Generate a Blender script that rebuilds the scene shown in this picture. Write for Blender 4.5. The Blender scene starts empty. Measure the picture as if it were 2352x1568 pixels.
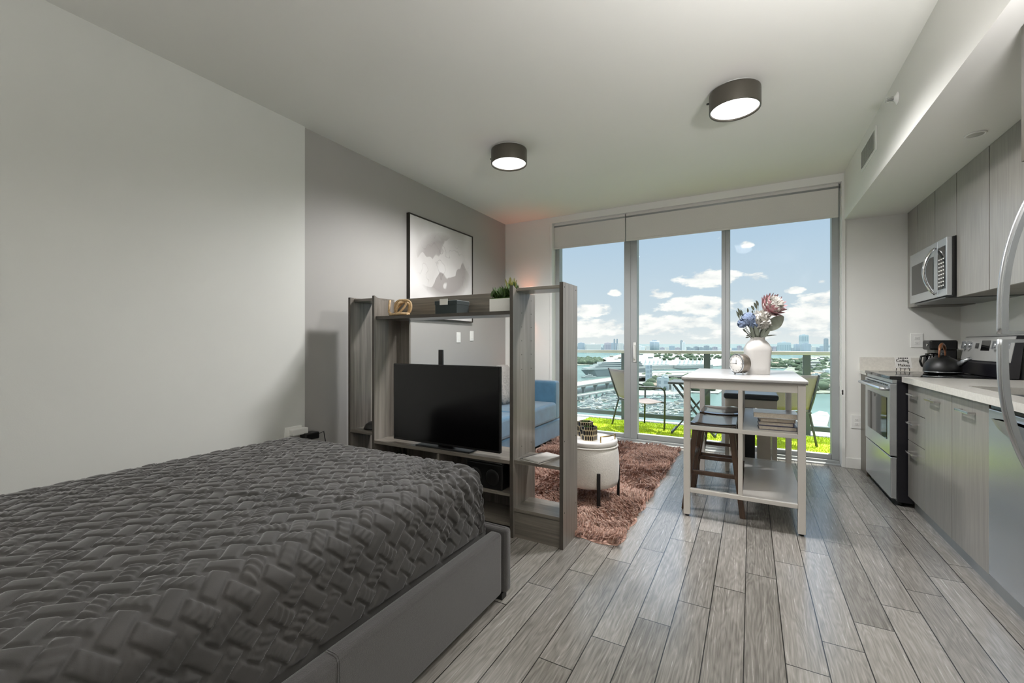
import bpy, bmesh, math, random
import numpy as np
from mathutils import Vector, Matrix

PI = math.pi
random.seed(7)
SC = bpy.context.scene
COL = SC.collection

# ------------------------------------------------------------------ camera, sky, sun, exposure
EYE = 1.15
FPX, CX, CY = 993.0, 1176.0, 788.0          # focal length and horizon of the 2352 x 1568 photograph
YAW = math.radians(28.94)
cam_data = bpy.data.cameras.new('camera')
cam = bpy.data.objects.new('camera', cam_data)
COL.objects.link(cam)
cam.location = (0, 0, EYE)
cam.rotation_euler = (PI / 2, 0, YAW)
cam_data.sensor_fit = 'HORIZONTAL'
cam_data.sensor_width = 36.0
cam_data.lens = 36.0 * FPX / 2352.0
cam_data.shift_y = (CY - 784.0) / 2352.0
cam_data.clip_start = 0.05
cam_data.clip_end = 60000
SC.camera = cam

SC.view_settings.view_transform = 'Standard'
SC.view_settings.look = 'None'
SC.view_settings.exposure = 0.0
SC.view_settings.gamma = 1.0
SC.view_settings.use_curve_mapping = False
SC.cycles.use_denoising = True
SC.cycles.max_bounces = 10
SC.cycles.diffuse_bounces = 6
SC.cycles.glossy_bounces = 4
SC.cycles.transparent_max_bounces = 12
SC.cycles.caustics_reflective = False
SC.cycles.caustics_refractive = False
SC.cycles.sample_clamp_indirect = 12.0

FWD = (-math.sin(YAW), math.cos(YAW))
RGT = (math.cos(YAW), math.sin(YAW))


def ray(u, v):
    a = (u - CX) / FPX
    return (FWD[0] + a * RGT[0], FWD[1] + a * RGT[1], (CY - v) / FPX)


def ground(u, v, z):
    """pixel of the photograph -> point on the level z"""
    d = ray(u, v)
    t = (z - EYE) / d[2]
    return Vector((t * d[0], t * d[1], z))


def far(u, dist, v):
    """pixel column u at a distance along the view axis, height from row v"""
    d = ray(u, v)
    return Vector((dist * d[0], dist * d[1], EYE + dist * d[2]))


SUN_E = 6.8
SKY_HIGH = 4.0
SKY_S = 0.97
LAMP_S = 1.5
LAMP_W = 215.0


def lin(c):
    """#rrggbb or 0..255 triple -> linear"""
    if isinstance(c, str):
        c = [int(c[i:i + 2], 16) for i in (1, 3, 5)]
    return tuple((x / 255 / 12.92) if x / 255 <= 0.04045 else ((x / 255 + 0.055) / 1.055) ** 2.4 for x in c)


class N:
    """small node-tree writer"""

    def __init__(s, tree):
        s.t = tree

    def new(s, kind, **kw):
        n = s.t.nodes.new(kind)
        for k, v in kw.items():
            setattr(n, k, v)
        return n

    def link(s, a, b):
        s.t.links.new(a, b)

    def val(s, node, key, v):
        if hasattr(v, 'is_output') or isinstance(v, bpy.types.NodeSocket):
            s.link(v, node.inputs[key])
        else:
            node.inputs[key].default_value = v

    def math(s, op, a, b=0.0, c=0.0, clamp=False):
        n = s.new('ShaderNodeMath', operation=op, use_clamp=clamp)
        for i, v in enumerate((a, b, c)):
            s.val(n, i, v)
        return n.outputs[0]

    def mix(s, fac, a, b):
        n = s.new('ShaderNodeMix', data_type='RGBA')
        s.val(n, 0, fac)
        for key, v in ((6, a), (7, b)):
            if not isinstance(v, bpy.types.NodeSocket) and len(v) == 3:
                v = (*v, 1)
            s.val(n, key, v)
        return n.outputs[2]

    def ramp(s, fac, stops, interp='LINEAR'):
        n = s.new('ShaderNodeValToRGB')
        n.color_ramp.interpolation = interp
        el = n.color_ramp.elements
        while len(el) < len(stops):
            el.new(0.5)
        for e, (p, c) in zip(el, stops):
            e.position = p
            e.color = (*c, 1) if len(c) == 3 else c
        s.link(fac, n.inputs[0])
        return n.outputs[0]

    def noise(s, vec, scale, detail=3, rough=0.5, dim='3D'):
        n = s.new('ShaderNodeTexNoise', noise_dimensions=dim)
        if vec is not None:
            s.link(vec, n.inputs['Vector'])
        n.inputs['Scale'].default_value = scale
        n.inputs['Detail'].default_value = detail
        n.inputs['Roughness'].default_value = rough
        return n.outputs[0]

    def coords(s, kind='Object', scale=(1, 1, 1), rot=(0, 0, 0)):
        tc = s.new('ShaderNodeTexCoord')
        m = s.new('ShaderNodeMapping')
        m.inputs['Scale'].default_value = scale
        m.inputs['Rotation'].default_value = rot
        s.link(tc.outputs[kind], m.inputs[0])
        return m.outputs[0]

    def bump(s, h, strength, dist=0.01):
        n = s.new('ShaderNodeBump')
        n.inputs['Strength'].default_value = strength
        n.inputs['Distance'].default_value = dist
        s.link(h, n.inputs['Height'])
        return n.outputs[0]


def mat_base(name):
    m = bpy.data.materials.new(name)
    m.use_nodes = True
    n = N(m.node_tree)
    b = m.node_tree.nodes['Principled BSDF']
    return m, n, b


def mat(name, c, rough=0.5, metal=0.0, spec=0.5, var=0.06, vscale=6.0, bump=None, coat=0.0, sheen=0.0, emit=None):
    """plain surface with a slight procedural variation"""
    m, n, b = mat_base(name)
    c = lin(c)
    fac = n.noise(n.coords(), vscale, 4)
    lo = tuple(max(0, x * (1 - var)) for x in c)
    hi = tuple(min(1, x * (1 + var)) for x in c)
    n.link(n.ramp(fac, [(0.3, lo), (0.7, hi)]), b.inputs['Base Color'])
    b.inputs['Roughness'].default_value = rough
    b.inputs['Metallic'].default_value = metal
    b.inputs['Specular IOR Level'].default_value = spec
    b.inputs['Coat Weight'].default_value = coat
    b.inputs['Sheen Weight'].default_value = sheen
    if bump:
        n.link(n.bump(n.noise(n.coords(), bump[0], 3), bump[1], 0.004), b.inputs['Normal'])
    if emit:
        b.inputs['Emission Color'].default_value = (*lin(emit[0]), 1)
        b.inputs['Emission Strength'].default_value = emit[1]
    return m


def wood(name, c1, c2, axis='Z', scale=1.0, rough=0.4, spec=0.5, bump=0.08, fine=1.0):
    m, n, b = mat_base(name)
    s = [38 * scale] * 3
    s['XYZ'.index(axis)] = 1.6 * scale
    co = n.coords('Object', s)
    f1 = n.noise(co, 1.0, 5, 0.6)
    s2 = [150 * scale * fine] * 3
    s2['XYZ'.index(axis)] = 3.5 * scale
    f2 = n.noise(n.coords('Object', s2), 1.0, 2, 0.5)
    f = n.math('ADD', n.math('MULTIPLY', f1, 0.65), n.math('MULTIPLY', f2, 0.35))
    n.link(n.ramp(f, [(0.33, lin(c1)), (0.66, lin(c2))]), b.inputs['Base Color'])
    b.inputs['Roughness'].default_value = rough
    b.inputs['Specular IOR Level'].default_value = spec
    n.link(n.bump(f, bump, 0.003), b.inputs['Normal'])
    return m


# ------------------------------------------------------------------ sky
world = bpy.data.worlds.new('sky')
SC.world = world
world.use_nodes = True
wn = N(world.node_tree)
bg = world.node_tree.nodes['Background']
tc = wn.new('ShaderNodeTexCoord')
sep = wn.new('ShaderNodeSeparateXYZ')
wn.link(tc.outputs['Generated'], sep.inputs[0])
dx, dy, dz = sep.outputs
hor = wn.math('SQRT', wn.math('ADD', wn.math('MULTIPLY', dx, dx), wn.math('MULTIPLY', dy, dy)))
tan_el = wn.math('DIVIDE', dz, wn.math('MAXIMUM', hor, 0.001))
az = wn.math('ARCTAN2', dx, dy)             # 0 = straight out of the window, + = right
blue = wn.ramp(wn.math('MULTIPLY', tan_el, 1.0), [(0.0, tuple(1.08 * q for q in lin('#e6ebec'))), (0.07, lin('#d3e2ec')), (0.22, lin('#bdd5ea')), (0.45, lin('#aac6e8')), (1.0, lin('#c9d2da'))])
cv = wn.new('ShaderNodeCombineXYZ')
wn.link(wn.math('MULTIPLY', az, 8.0), cv.inputs[0])
wn.link(wn.math('MULTIPLY', tan_el, 19.0), cv.inputs[1])
cv.inputs[2].default_value = 3.7
nz = wn.noise(cv.outputs[0], 2.6, 7, 0.58)
# single cumulus clouds: azimuth, tan(elevation), half width, half height
CLOUDS = [(1630, 640, 78, 26), (1735, 636, 30, 16), (1510, 674, 36, 14), (1411, 672, 15, 7), (1350, 712, 62, 15),
          (1610, 703, 95, 24), (1560, 742, 150, 20), (1890, 694, 62, 26), (1715, 561, 18, 9), (1825, 665, 26, 9),
          (1716, 692, 22, 14), (1385, 746, 80, 12), (1850, 735, 110, 30), (1889, 644, 14, 8), (1690, 750, 130, 18),
          (1450, 762, 190, 9), (1760, 768, 260, 10), (1290, 770, 120, 8), (1240, 720, 60, 18)]
cl = None
for (u, v, hw, hh) in CLOUDS:
    d = ray(u, v)
    a0 = math.atan2(d[0], d[1])
    hlen = math.hypot(d[0], d[1])
    e0 = d[2] / hlen
    wa = hw / FPX / (hlen ** 2)
    he = hh / FPX / hlen
    ex = wn.math('DIVIDE', wn.math('SUBTRACT', az, a0), wa)
    ey = wn.math('DIVIDE', wn.math('SUBTRACT', tan_el, e0), he)
    r2 = wn.math('ADD', wn.math('MULTIPLY', ex, ex), wn.math('MULTIPLY', ey, ey))
    g = wn.math('SUBTRACT', 1.0, wn.math('MULTIPLY', r2, 0.5), clamp=True)
    cl = g if cl is None else wn.math('MAXIMUM', cl, g)
high = wn.math('MULTIPLY', wn.math('SUBTRACT', tan_el, 0.32), 2.0, clamp=True)     # broken cloud higher up and elsewhere
cl = wn.math('MAXIMUM', cl, wn.math('MULTIPLY', high, 0.35))
mask = wn.math('MULTIPLY', wn.math('SUBTRACT', wn.math('ADD', wn.math('MULTIPLY', cl, 1.15), wn.math('MULTIPLY', wn.math('SUBTRACT', nz, 0.5), 3.0)), 0.60), 3.0, clamp=True)
shade = wn.ramp(nz, [(0.35, tuple(1.08 * q for q in lin('#e2e5e7'))), (0.58, tuple(1.14 * q for q in lin('#fbfaf7')))])
sky_col = wn.mix(mask, blue, shade)
wn.link(sky_col, bg.inputs['Color'])
# the bright hazy sky around the high sun
glow = wn.math('MULTIPLY', wn.math('SUBTRACT', tan_el, 0.30), 2.2, clamp=True)
wn.link(wn.math('ADD', SKY_S, wn.math('MULTIPLY', glow, SKY_HIGH)), bg.inputs['Strength'])

sun_d = bpy.data.lights.new('sun', 'SUN')
sun_d.energy = SUN_E
sun_d.angle = math.radians(0.6)
sun_d.color = (1.0, 0.95, 0.86)
sun = bpy.data.objects.new('sun', sun_d)
COL.objects.link(sun)
SUN_DIR = Vector((0.22, 0.62, 1.12)).normalized()    # towards the sun: in front of the window, high
sun.rotation_euler = SUN_DIR.to_track_quat('Z', 'Y').to_euler()
sun.location = SUN_DIR * 20

# ------------------------------------------------------------------ mesh and object helpers
ORG = {}


class MB:
    """collects shapes and links them as ONE mesh object"""

    def __init__(s):
        s.v, s.f, s.sm, s.mi = [], [], [], []

    def add(s, vs, fs, smooth=False, m=0):
        o = len(s.v)
        s.v += [tuple(p) for p in vs]
        s.f += [tuple(i + o for i in f) for f in fs]
        s.sm += [smooth] * len(fs)
        s.mi += [m] * len(fs)
        return s

    def box(s, x0, x1, y0, y1, z0, z1, m=0):
        vs = [(x, y, z) for x in (x0, x1) for y in (y0, y1) for z in (z0, z1)]
        fs = [(0, 1, 3, 2), (4, 6, 7, 5), (0, 4, 5, 1), (2, 3, 7, 6), (0, 2, 6, 4), (1, 5, 7, 3)]
        return s.add(vs, fs, False, m)

    def hexa(s, bottom, top, m=0):
        """8-corner solid from two quads in the same order"""
        vs = list(bottom) + list(top)
        fs = [(3, 2, 1, 0), (4, 5, 6, 7)] + [(i, (i + 1) % 4, 4 + (i + 1) % 4, 4 + i) for i in range(4)]
        return s.add(vs, fs, False, m)

    def bar(s, p, q, w, h, up=(0, 0, 1), m=0):
        p, q = Vector(p), Vector(q)
        d = (q - p).normalized()
        up = Vector(up)
        if abs(d.dot(up)) > 0.98:
            up = Vector((0, 1, 0))
        a = d.cross(up).normalized() * (w / 2)
        b = a.cross(d).normalized() * (h / 2)
        bot = [p - a - b, p + a - b, p + a + b, p - a + b]
        return s.hexa(bot, [c + (q - p) for c in bot], m)

    def tube(s, path, r, n=10, closed=False, m=0):
        path = [Vector(p) for p in path]
        k = len(path)
        rs = r if isinstance(r, (list, tuple)) else [r] * k
        vs, fs = [], []
        prev = None
        for i, p in enumerate(path):
            a = path[i - 1] if (i > 0 or closed) else p
            b = path[(i + 1) % k] if (i < k - 1 or closed) else p
            t = (b - a).normalized()
            if prev is None:
                ref = Vector((0, 0, 1)) if abs(t.z) < 0.9 else Vector((1, 0, 0))
                u = t.cross(ref).normalized()
            else:
                u = (prev - t * prev.dot(t)).normalized()
            prev = u
            w = t.cross(u)
            for j in range(n):
                an = 2 * PI * j / n
                vs.append(p + (u * math.cos(an) + w * math.sin(an)) * rs[i])
        rng = k if closed else k - 1
        for i in range(rng):
            for j in range(n):
                a, b = i * n + j, i * n + (j + 1) % n
                c, d = ((i + 1) % k) * n + (j + 1) % n, ((i + 1) % k) * n + j
                fs.append((a, b, c, d))
        s.add(vs, fs, True, m)
        if not closed:
            o = len(s.v) - len(vs)
            s.f += [tuple(o + j for j in reversed(range(n))), tuple(o + (k - 1) * n + j for j in range(n))]
            s.sm += [False, False]
            s.mi += [m, m]
        return s

    def lathe(s, prof, c=(0, 0, 0), n=32, m=0, axis='Z', smooth=True, caps=True):
        vs, fs = [], []
        for (r, z) in prof:
            for j in range(n):
                a = 2 * PI * j / n
                p = (r * math.cos(a), r * math.sin(a), z)
                if axis == 'X':
                    p = (z, r * math.cos(a), r * math.sin(a))
                elif axis == 'Y':
                    p = (r * math.sin(a), z, r * math.cos(a))
                vs.append((c[0] + p[0], c[1] + p[1], c[2] + p[2]))
        for i in range(len(prof) - 1):
            for j in range(n):
                fs.append((i * n + j, i * n + (j + 1) % n, (i + 1) * n + (j + 1) % n, (i + 1) * n + j))
        if caps:
            fs.append(tuple(reversed(range(n))))
            fs.append(tuple((len(prof) - 1) * n + j for j in range(n)))
        return s.add(vs, fs, smooth, m)

    def prism(s, poly, axis, a0, a1, m=0):
        """poly in the two other axes (x,y / x,z / y,z order)"""
        def pt(p, a):
            return {'X': (a, p[0], p[1]), 'Y': (p[0], a, p[1]), 'Z': (p[0], p[1], a)}[axis]
        k = len(poly)
        vs = [pt(p, a0) for p in poly] + [pt(p, a1) for p in poly]
        fs = [tuple(range(k)), tuple(reversed(range(k, 2 * k)))] + [(i, i + k, (i + 1) % k + k, (i + 1) % k) for i in range(k)]
        return s.add(vs, fs, False, m)

    def grid(s, fn, nu, nv, m=0, smooth=True, flip=False):
        vs = [fn(i / (nu - 1), j / (nv - 1)) for j in range(nv) for i in range(nu)]
        fs = []
        for j in range(nv - 1):
            for i in range(nu - 1):
                q = (j * nu + i, j * nu + i + 1, (j + 1) * nu + i + 1, (j + 1) * nu + i)
                fs.append(tuple(reversed(q)) if flip else q)
        return s.add(vs, fs, smooth, m)

    def ball(s, c, rx, ry=None, rz=None, nu=14, nv=9, m=0, jit=0):
        ry = ry or rx
        rz = rz or rx
        prof = []
        vs, fs = [], []
        for j in range(nv):
            th = PI * j / (nv - 1)
            for i in range(nu):
                a = 2 * PI * i / nu
                k = 1 + (random.uniform(-jit, jit) if jit else 0)
                vs.append((c[0] + rx * k * math.sin(th) * math.cos(a), c[1] + ry * k * math.sin(th) * math.sin(a), c[2] + rz * k * math.cos(th)))
        for j in range(nv - 1):
            for i in range(nu):
                fs.append((j * nu + i, (j + 1) * nu + i, (j + 1) * nu + (i + 1) % nu, j * nu + (i + 1) % nu))
        return s.add(vs, fs, True, m)

    def leaf(s, base, tip, width, normal=(0, 0, 1), fold=0.15, m=0, k=5, sag=0.0):
        """a pointed leaf with two halves and a little thickness from its fold"""
        base, tip = Vector(base), Vector(tip)
        d = tip - base
        nn = Vector(normal)
        if nn.cross(d).length < 1e-6:
            nn = Vector((1, 0.2, 0))
        side = d.cross(nn).normalized()
        nn = side.cross(d).normalized()
        vs, fs = [], []
        for i in range(k + 1):
            t = i / k
            w = width * math.sin(PI * min(1, t * 0.92 + 0.05)) ** 0.8 / 2
            c = base + d * t + nn * (-sag * t * t * d.length)
            vs += [c + side * w + nn * (w * fold * 2), c, c - side * w + nn * (w * fold * 2)]
        for i in range(k):
            a = i * 3
            fs += [(a, a + 1, a + 4, a + 3), (a + 1, a + 2, a + 5, a + 4)]
        return s.add(vs, fs, True, m)

    def build(s, name, material, parent=None, bevel=0.0, seg=2, world=True, weld=False):
        me = bpy.data.meshes.new(name)
        org = ORG.get(parent.as_pointer(), Vector()) if (parent and world) else Vector()
        vs = [(p[0] - org[0], p[1] - org[1], p[2] - org[2]) for p in s.v] if org.length else s.v
        me.from_pydata(vs, [], s.f)
        me.polygons.foreach_set('use_smooth', s.sm)
        ms = material if isinstance(material, (list, tuple)) else [material]
        for q in ms:
            me.materials.append(q)
        if len(ms) > 1:
            me.polygons.foreach_set('material_index', s.mi)
        bm = bmesh.new()
        bm.from_mesh(me)
        if weld:
            bmesh.ops.remove_doubles(bm, verts=bm.verts, dist=1e-5)
        bmesh.ops.recalc_face_normals(bm, faces=bm.faces)
        bm.to_mesh(me)
        bm.free()
        me.update()
        o = bpy.data.objects.new(name, me)
        COL.objects.link(o)
        if parent:
            o.parent = parent
        ORG[o.as_pointer()] = org
        if bevel:
            bv = o.modifiers.new('edge', 'BEVEL')
            bv.width = bevel
            bv.segments = seg
            bv.limit_method = 'ANGLE'
            bv.angle_limit = math.radians(35)
        return o


def tag(o, label=None, cat=None, group=None, kind=None):
    if label:
        o['label'] = label
    if cat:
        o['category'] = cat
    if group:
        o['group'] = group
    if kind:
        o['kind'] = kind
    return o


def thing(name, label, cat, loc=(0, 0, 0), rz=0.0, group=None, local=False):
    o = bpy.data.objects.new(name, None)
    COL.objects.link(o)
    o.empty_display_size = 0.1
    o.location = loc
    o.rotation_euler = (0, 0, rz)
    ORG[o.as_pointer()] = Vector() if local else Vector(loc)
    return tag(o, label, cat, group)


def struct(name, mb, m, parent=None, bevel=0.0):
    o = mb.build(name, m, parent, bevel)
    if parent is None:
        o['kind'] = 'structure'
    return o


def recenter(o, c):
    """move a one-mesh thing's origin to its base"""
    c = Vector(c)
    o.data.transform(Matrix.Translation(-c))
    o.location = c
    return o


def copy_tree(o, parent=None):
    c = o.copy()
    COL.objects.link(c)
    if parent:
        c.parent = parent
    for ch in list(o.children):
        copy_tree(ch, c)
    return c


def text(name, body, size, material, parent, loc, rot, extrude=0.0006, align='CENTER'):
    cu = bpy.data.curves.new(name, 'FONT')
    cu.body = body
    cu.size = size
    cu.extrude = extrude
    cu.align_x = align
    cu.align_y = 'CENTER'
    cu.materials.append(material)
    tmp = bpy.data.objects.new(name, cu)
    COL.objects.link(tmp)
    me = bpy.data.meshes.new_from_object(tmp.evaluated_get(bpy.context.evaluated_depsgraph_get()))
    bpy.data.objects.remove(tmp)
    me.materials.clear()
    me.materials.append(material)
    o = bpy.data.objects.new(name, me)
    COL.objects.link(o)
    o.parent = parent
    o.location = Vector(loc) - ORG.get(parent.as_pointer(), Vector())
    o.rotation_euler = rot
    return o


# ------------------------------------------------------------------ materials
M = {}
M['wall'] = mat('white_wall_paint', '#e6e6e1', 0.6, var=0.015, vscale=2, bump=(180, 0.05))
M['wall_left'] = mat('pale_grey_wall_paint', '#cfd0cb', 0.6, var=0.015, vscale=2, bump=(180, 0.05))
M['wall_grey'] = mat('grey_wall_paint', '#a3a19d', 0.55, var=0.02, vscale=2, bump=(180, 0.05))
M['ceiling'] = mat('ceiling_paint', '#e6e5e0', 0.8, var=0.01, vscale=1.5, bump=(160, 0.05))
M['trim'] = mat('white_trim_paint', '#e8e8e4', 0.4, var=0.01)
M['blind'] = mat('roller_blind_cloth', '#dad8d3', 0.8, var=0.03, vscale=300)
M['alu'] = mat('satin_aluminium', '#a5a8a8', 0.5, 0.25, var=0.03)
M['steel'] = mat('stainless_steel', '#c6c9cb', 0.27, 0.8, var=0.04, vscale=3)
M['steel_dark'] = mat('dark_steel', '#6d6e6e', 0.3, 1.0)
M['chrome'] = mat('chrome', '#dcdcdc', 0.1, 1.0)
M['black'] = mat('black_plastic', '#141414', 0.35)
M['black_gloss'] = mat('black_glass', '#050506', 0.06, spec=0.6)
M['black_metal'] = mat('black_metal', '#1b1a1a', 0.45, 0.3)
M['screen'] = mat('tv_screen', '#060608', 0.16, spec=0.5, var=0.02)
M['counter'] = mat('white_quartz', '#d5d2ca', 0.18, var=0.06, vscale=60)
M['cab'] = wood('grey_cabinet_veneer', '#7b7872', '#96938c', 'Z', 2.0, 0.3, 0.7)
M['cab_side'] = wood('brown_cabinet_veneer', '#4a453b', '#625b4f', 'Z', 1.6, 0.35, 0.5)
M['shelf'] = wood('driftwood_laminate', '#5e5952', '#918b83', 'Z', 0.8, 0.28, 0.7)
M['shelf_x'] = wood('driftwood_laminate_flat', '#5a544d', '#898379', 'X', 0.8, 0.28, 0.7)
M['island'] = mat('white_painted_wood', '#dedad4', 0.32, var=0.03)
M['island_top'] = mat('white_table_top', '#c4c3c2', 0.2, var=0.04, vscale=12)
M['stool'] = wood('dark_walnut', '#3a2a20', '#5c4636', 'Z', 1.2, 0.35)
M['stool_seat'] = wood('dark_walnut_seat', '#2c241f', '#4b3d33', 'Y', 1.0, 0.13, 1.0)
M['pale_wood'] = mat('pale_cream_wood', '#d8cfc2', 0.4, var=0.05)
M['pad'] = mat('dark_grey_leather', '#3c4044', 0.35, var=0.08, vscale=30, bump=(120, 0.1))
M['lamp_shell'] = mat('bronze_grey_metal', '#5c5850', 0.4, 0.5)
M['diffuser'] = mat('lit_lamp_diffuser', '#f4f4f2', 0.4, var=0.01, emit=('#fdfbf8', LAMP_S))
M['bedframe'] = mat('charcoal_linen', '#434140', 0.9, var=0.22, vscale=420, bump=(500, 0.4), sheen=0.3)
M['gold'] = mat('brushed_gold', '#b79a5c', 0.3, 0.9)
M['boucle'] = mat('cream_boucle', '#d9d6cf', 0.95, var=0.06, vscale=90, bump=(160, 0.5), sheen=0.3)
M['white_lid'] = mat('white_lacquer', '#e2e0dc', 0.25, var=0.02)
M['ceramic'] = mat('white_ceramic', '#d2cfcb', 0.35, var=0.03)
M['green'] = mat('plant_green', '#3f5a22', 0.55, var=0.35, vscale=60)
M['dark_green'] = mat('dark_foliage', '#1c2612', 0.6, var=0.3, vscale=40)
M['teal'] = mat('dark_teal_velvet', '#092022', 0.6, var=0.1, sheen=0.4)
M['paper'] = mat('white_paper', '#e6e4df', 0.6, var=0.03)
M['ink'] = mat('black_ink', '#111111', 0.6)
M['jute'] = mat('bleached_wood_knot', '#b89c74', 0.7, var=0.25, vscale=60, bump=(90, 0.4))
M['glass_rail'] = None


def glass(name, tint, refl):
    m, n, b = mat_base(name)
    m.node_tree.nodes.remove(b)
    out = m.node_tree.nodes['Material Output']
    tr = n.new('ShaderNodeBsdfTransparent')
    tr.inputs['Color'].default_value = (*tint, 1)
    gl = n.new('ShaderNodeBsdfGlossy')
    gl.inputs['Roughness'].default_value = 0.02
    fr = n.new('ShaderNodeFresnel')
    fr.inputs['IOR'].default_value = 1.45
    mx = n.new('ShaderNodeMixShader')
    n.link(n.math('MULTIPLY', fr.outputs[0], refl), mx.inputs[0])
    n.link(tr.outputs[0], mx.inputs[1])
    n.link(gl.outputs[0], mx.inputs[2])
    n.link(mx.outputs[0], out.inputs['Surface'])
    return m


M['glass'] = glass('window_glass', (0.97, 0.985, 0.98), 0.1)
M['glass_rail'] = glass('railing_glass', (0.93, 0.975, 0.965), 0.5)


def floor_material():
    m, n, b = mat_base('grey_oak_planks')
    geo = n.new('ShaderNodeNewGeometry')
    sp = n.new('ShaderNodeSeparateXYZ')
    n.link(geo.outputs['Position'], sp.inputs[0])
    X, Y, _ = sp.outputs
    xr = n.math('DIVIDE', n.math('ADD', X, 0.549), 0.1314)
    row = n.math('FLOOR', xr)
    fx = n.math('FRACT', xr)
    yr = n.math('DIVIDE', n.math('SUBTRACT', n.math('SUBTRACT', Y, 1.640), n.math('MULTIPLY', row, 0.2065)), 0.8385)
    col = n.math('FLOOR', yr)
    fy = n.math('FRACT', yr)
    cb = n.new('ShaderNodeCombineXYZ')
    n.link(row, cb.inputs[0])
    n.link(col, cb.inputs[1])
    wnz = n.new('ShaderNodeTexWhiteNoise', noise_dimensions='3D')
    n.link(cb.outputs[0], wnz.inputs['Vector'])
    rnd = wnz.outputs['Value']
    gx = n.math('MINIMUM', fx, n.math('SUBTRACT', 1.0, fx))
    gy = n.math('MINIMUM', fy, n.math('SUBTRACT', 1.0, fy))
    lx = n.math('LESS_THAN', gx, 0.0155)
    ly = n.math('LESS_THAN', gy, 0.0024)
    groove = n.math('MAXIMUM', lx, ly)
    # grain stretched along the plank, shifted per plank
    gv = n.new('ShaderNodeCombineXYZ')
    n.link(n.math('MULTIPLY', X, 7.0), gv.inputs[0])
    n.link(n.math('MULTIPLY', Y, 0.9), gv.inputs[1])
    n.link(n.math('MULTIPLY', rnd, 37.0), gv.inputs[2])
    warp = n.noise(gv.outputs[0], 1.6, 3, 0.5)
    rings = n.math('FRACT', n.math('MULTIPLY', n.math('ADD', warp, n.math('MULTIPLY', rnd, 3.0)), 16.0))
    rings = n.math('ABSOLUTE', n.math('SUBTRACT', rings, 0.5))
    gv2 = n.new('ShaderNodeCombineXYZ')
    n.link(n.math('MULTIPLY', X, 160.0), gv2.inputs[0])
    n.link(n.math('MULTIPLY', Y, 5.0), gv2.inputs[1])
    n.link(n.math('MULTIPLY', rnd, 91.0), gv2.inputs[2])
    fib = n.noise(gv2.outputs[0], 1.0, 4, 0.6)
    f = n.math('ADD', n.math('ADD', n.math('MULTIPLY', rings, 0.28), n.math('MULTIPLY', fib, 0.72)), n.math('MULTIPLY', n.math('SUBTRACT', rnd, 0.5), 0.26))
    wood_c = n.ramp(f, [(0.18, lin('#67645e')), (0.47, lin('#8e8a84')), (0.75, lin('#aca8a2'))])
    n.link(n.mix(groove, wood_c, lin('#201f1c')), b.inputs['Base Color'])
    rough = n.math('ADD', n.math('MULTIPLY', fib, 0.14), 0.18)
    n.link(rough, b.inputs['Roughness'])
    h = n.math('SUBTRACT', n.math('MULTIPLY', f, 0.22), groove)
    n.link(n.bump(h, 0.25, 0.002), b.inputs['Normal'])
    b.inputs['Specular IOR Level'].default_value = 0.85
    return m


M['floor'] = floor_material()

# ------------------------------------------------------------------ room shell
XL, XR, YB, YF, ZC = -2.85, 1.54, -3.0, 5.0, 2.73
struct('floor', MB().box(XL - 0.1, XR + 0.1, YB - 0.1, 5.10, -0.12, 0.0), M['floor'])
struct('ceiling', MB().box(XL - 0.1, XR + 0.1, YB - 0.1, 5.28, ZC, ZC + 0.12), M['ceiling'])
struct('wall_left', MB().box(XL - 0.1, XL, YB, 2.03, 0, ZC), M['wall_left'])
struct('wall_left_far', MB().box(XL - 0.12, XL - 0.015, 2.03, YF, 0, ZC), M['wall_grey'])
struct('wall_right', MB().box(XR, XR + 0.1, YB, YF, 0, ZC), M['wall'])
struct('wall_back', MB().box(XL - 0.1, XR + 0.1, YB - 0.1, YB, 0, ZC), M['wall'])
wf = MB()
wf.box(XL - 0.12, -2.20, YF, 5.28, 0, ZC)
wf.box(0.755, XR + 0.1, YF, 5.28, 0, ZC)
wf.box(-2.20, 0.755, YF, 5.28, 2.655, ZC)
struct('wall_far', wf, M['wall'])
struct('ceiling_soffit', MB().box(0.755, XR, YB, YF, 2.288, ZC), M['ceiling'])
struct('baseboard_far', MB().box(0.755, 0.955, 4.986, YF, 0, 0.095).box(XL, -2.2, 4.986, YF, 0, 0.095), M['trim'], bevel=0.003)
struct('baseboard_left', MB().box(XL - 0.015, XL, 2.03, 4.986, 0, 0.095), M['trim'], bevel=0.003)
struct('trim_1', MB().box(-2.215, -2.185, 4.985, 5.16, 0.0, 2.655), M['trim'], bevel=0.003)
struct('trim_2', MB().box(0.735, 0.765, 4.985, 5.16, 0.0, 2.655), M['trim'], bevel=0.003)

# glazing wall: fixed window, sliding door, fixed window
WY0, WY1 = 5.10, 5.20
sill = MB().box(-2.185, 0.735, 5.08, 5.26, -0.06, 0.035)
sill.box(-2.185, 0.735, 5.02, 5.08, -0.06, 0.012)
struct('trim_3', sill, M['alu'], bevel=0.003)
struct('trim_4', MB().box(-2.185, 0.735, WY0, WY1, 2.53, 2.655), M['alu'])


def glazed(name, x0, x1, l, r, bot, label_handle=None):
    root = bpy.data.objects.new(name, None)
    COL.objects.link(root)
    root['kind'] = 'structure'
    ORG[root.as_pointer()] = Vector()
    f = MB()
    f.box(x0, x0 + l, WY0, WY1, 0.035, 2.53)
    f.box(x1 - r, x1, WY0, WY1, 0.035, 2.53)
    f.box(x0 + l, x1 - r, WY0 + 0.02, WY1 - 0.02, 0.035, 0.035 + bot)
    f.box(x0 + l, x1 - r, WY0 + 0.02, WY1 - 0.02, 2.47, 2.53)
    f.build('window_frame', M['alu'], root, 0.004)
    MB().box(x0 + l, x1 - r, 5.146, 5.154, 0.035 + bot, 2.47).build('glass_pane', M['glass'], root)
    return root


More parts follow.
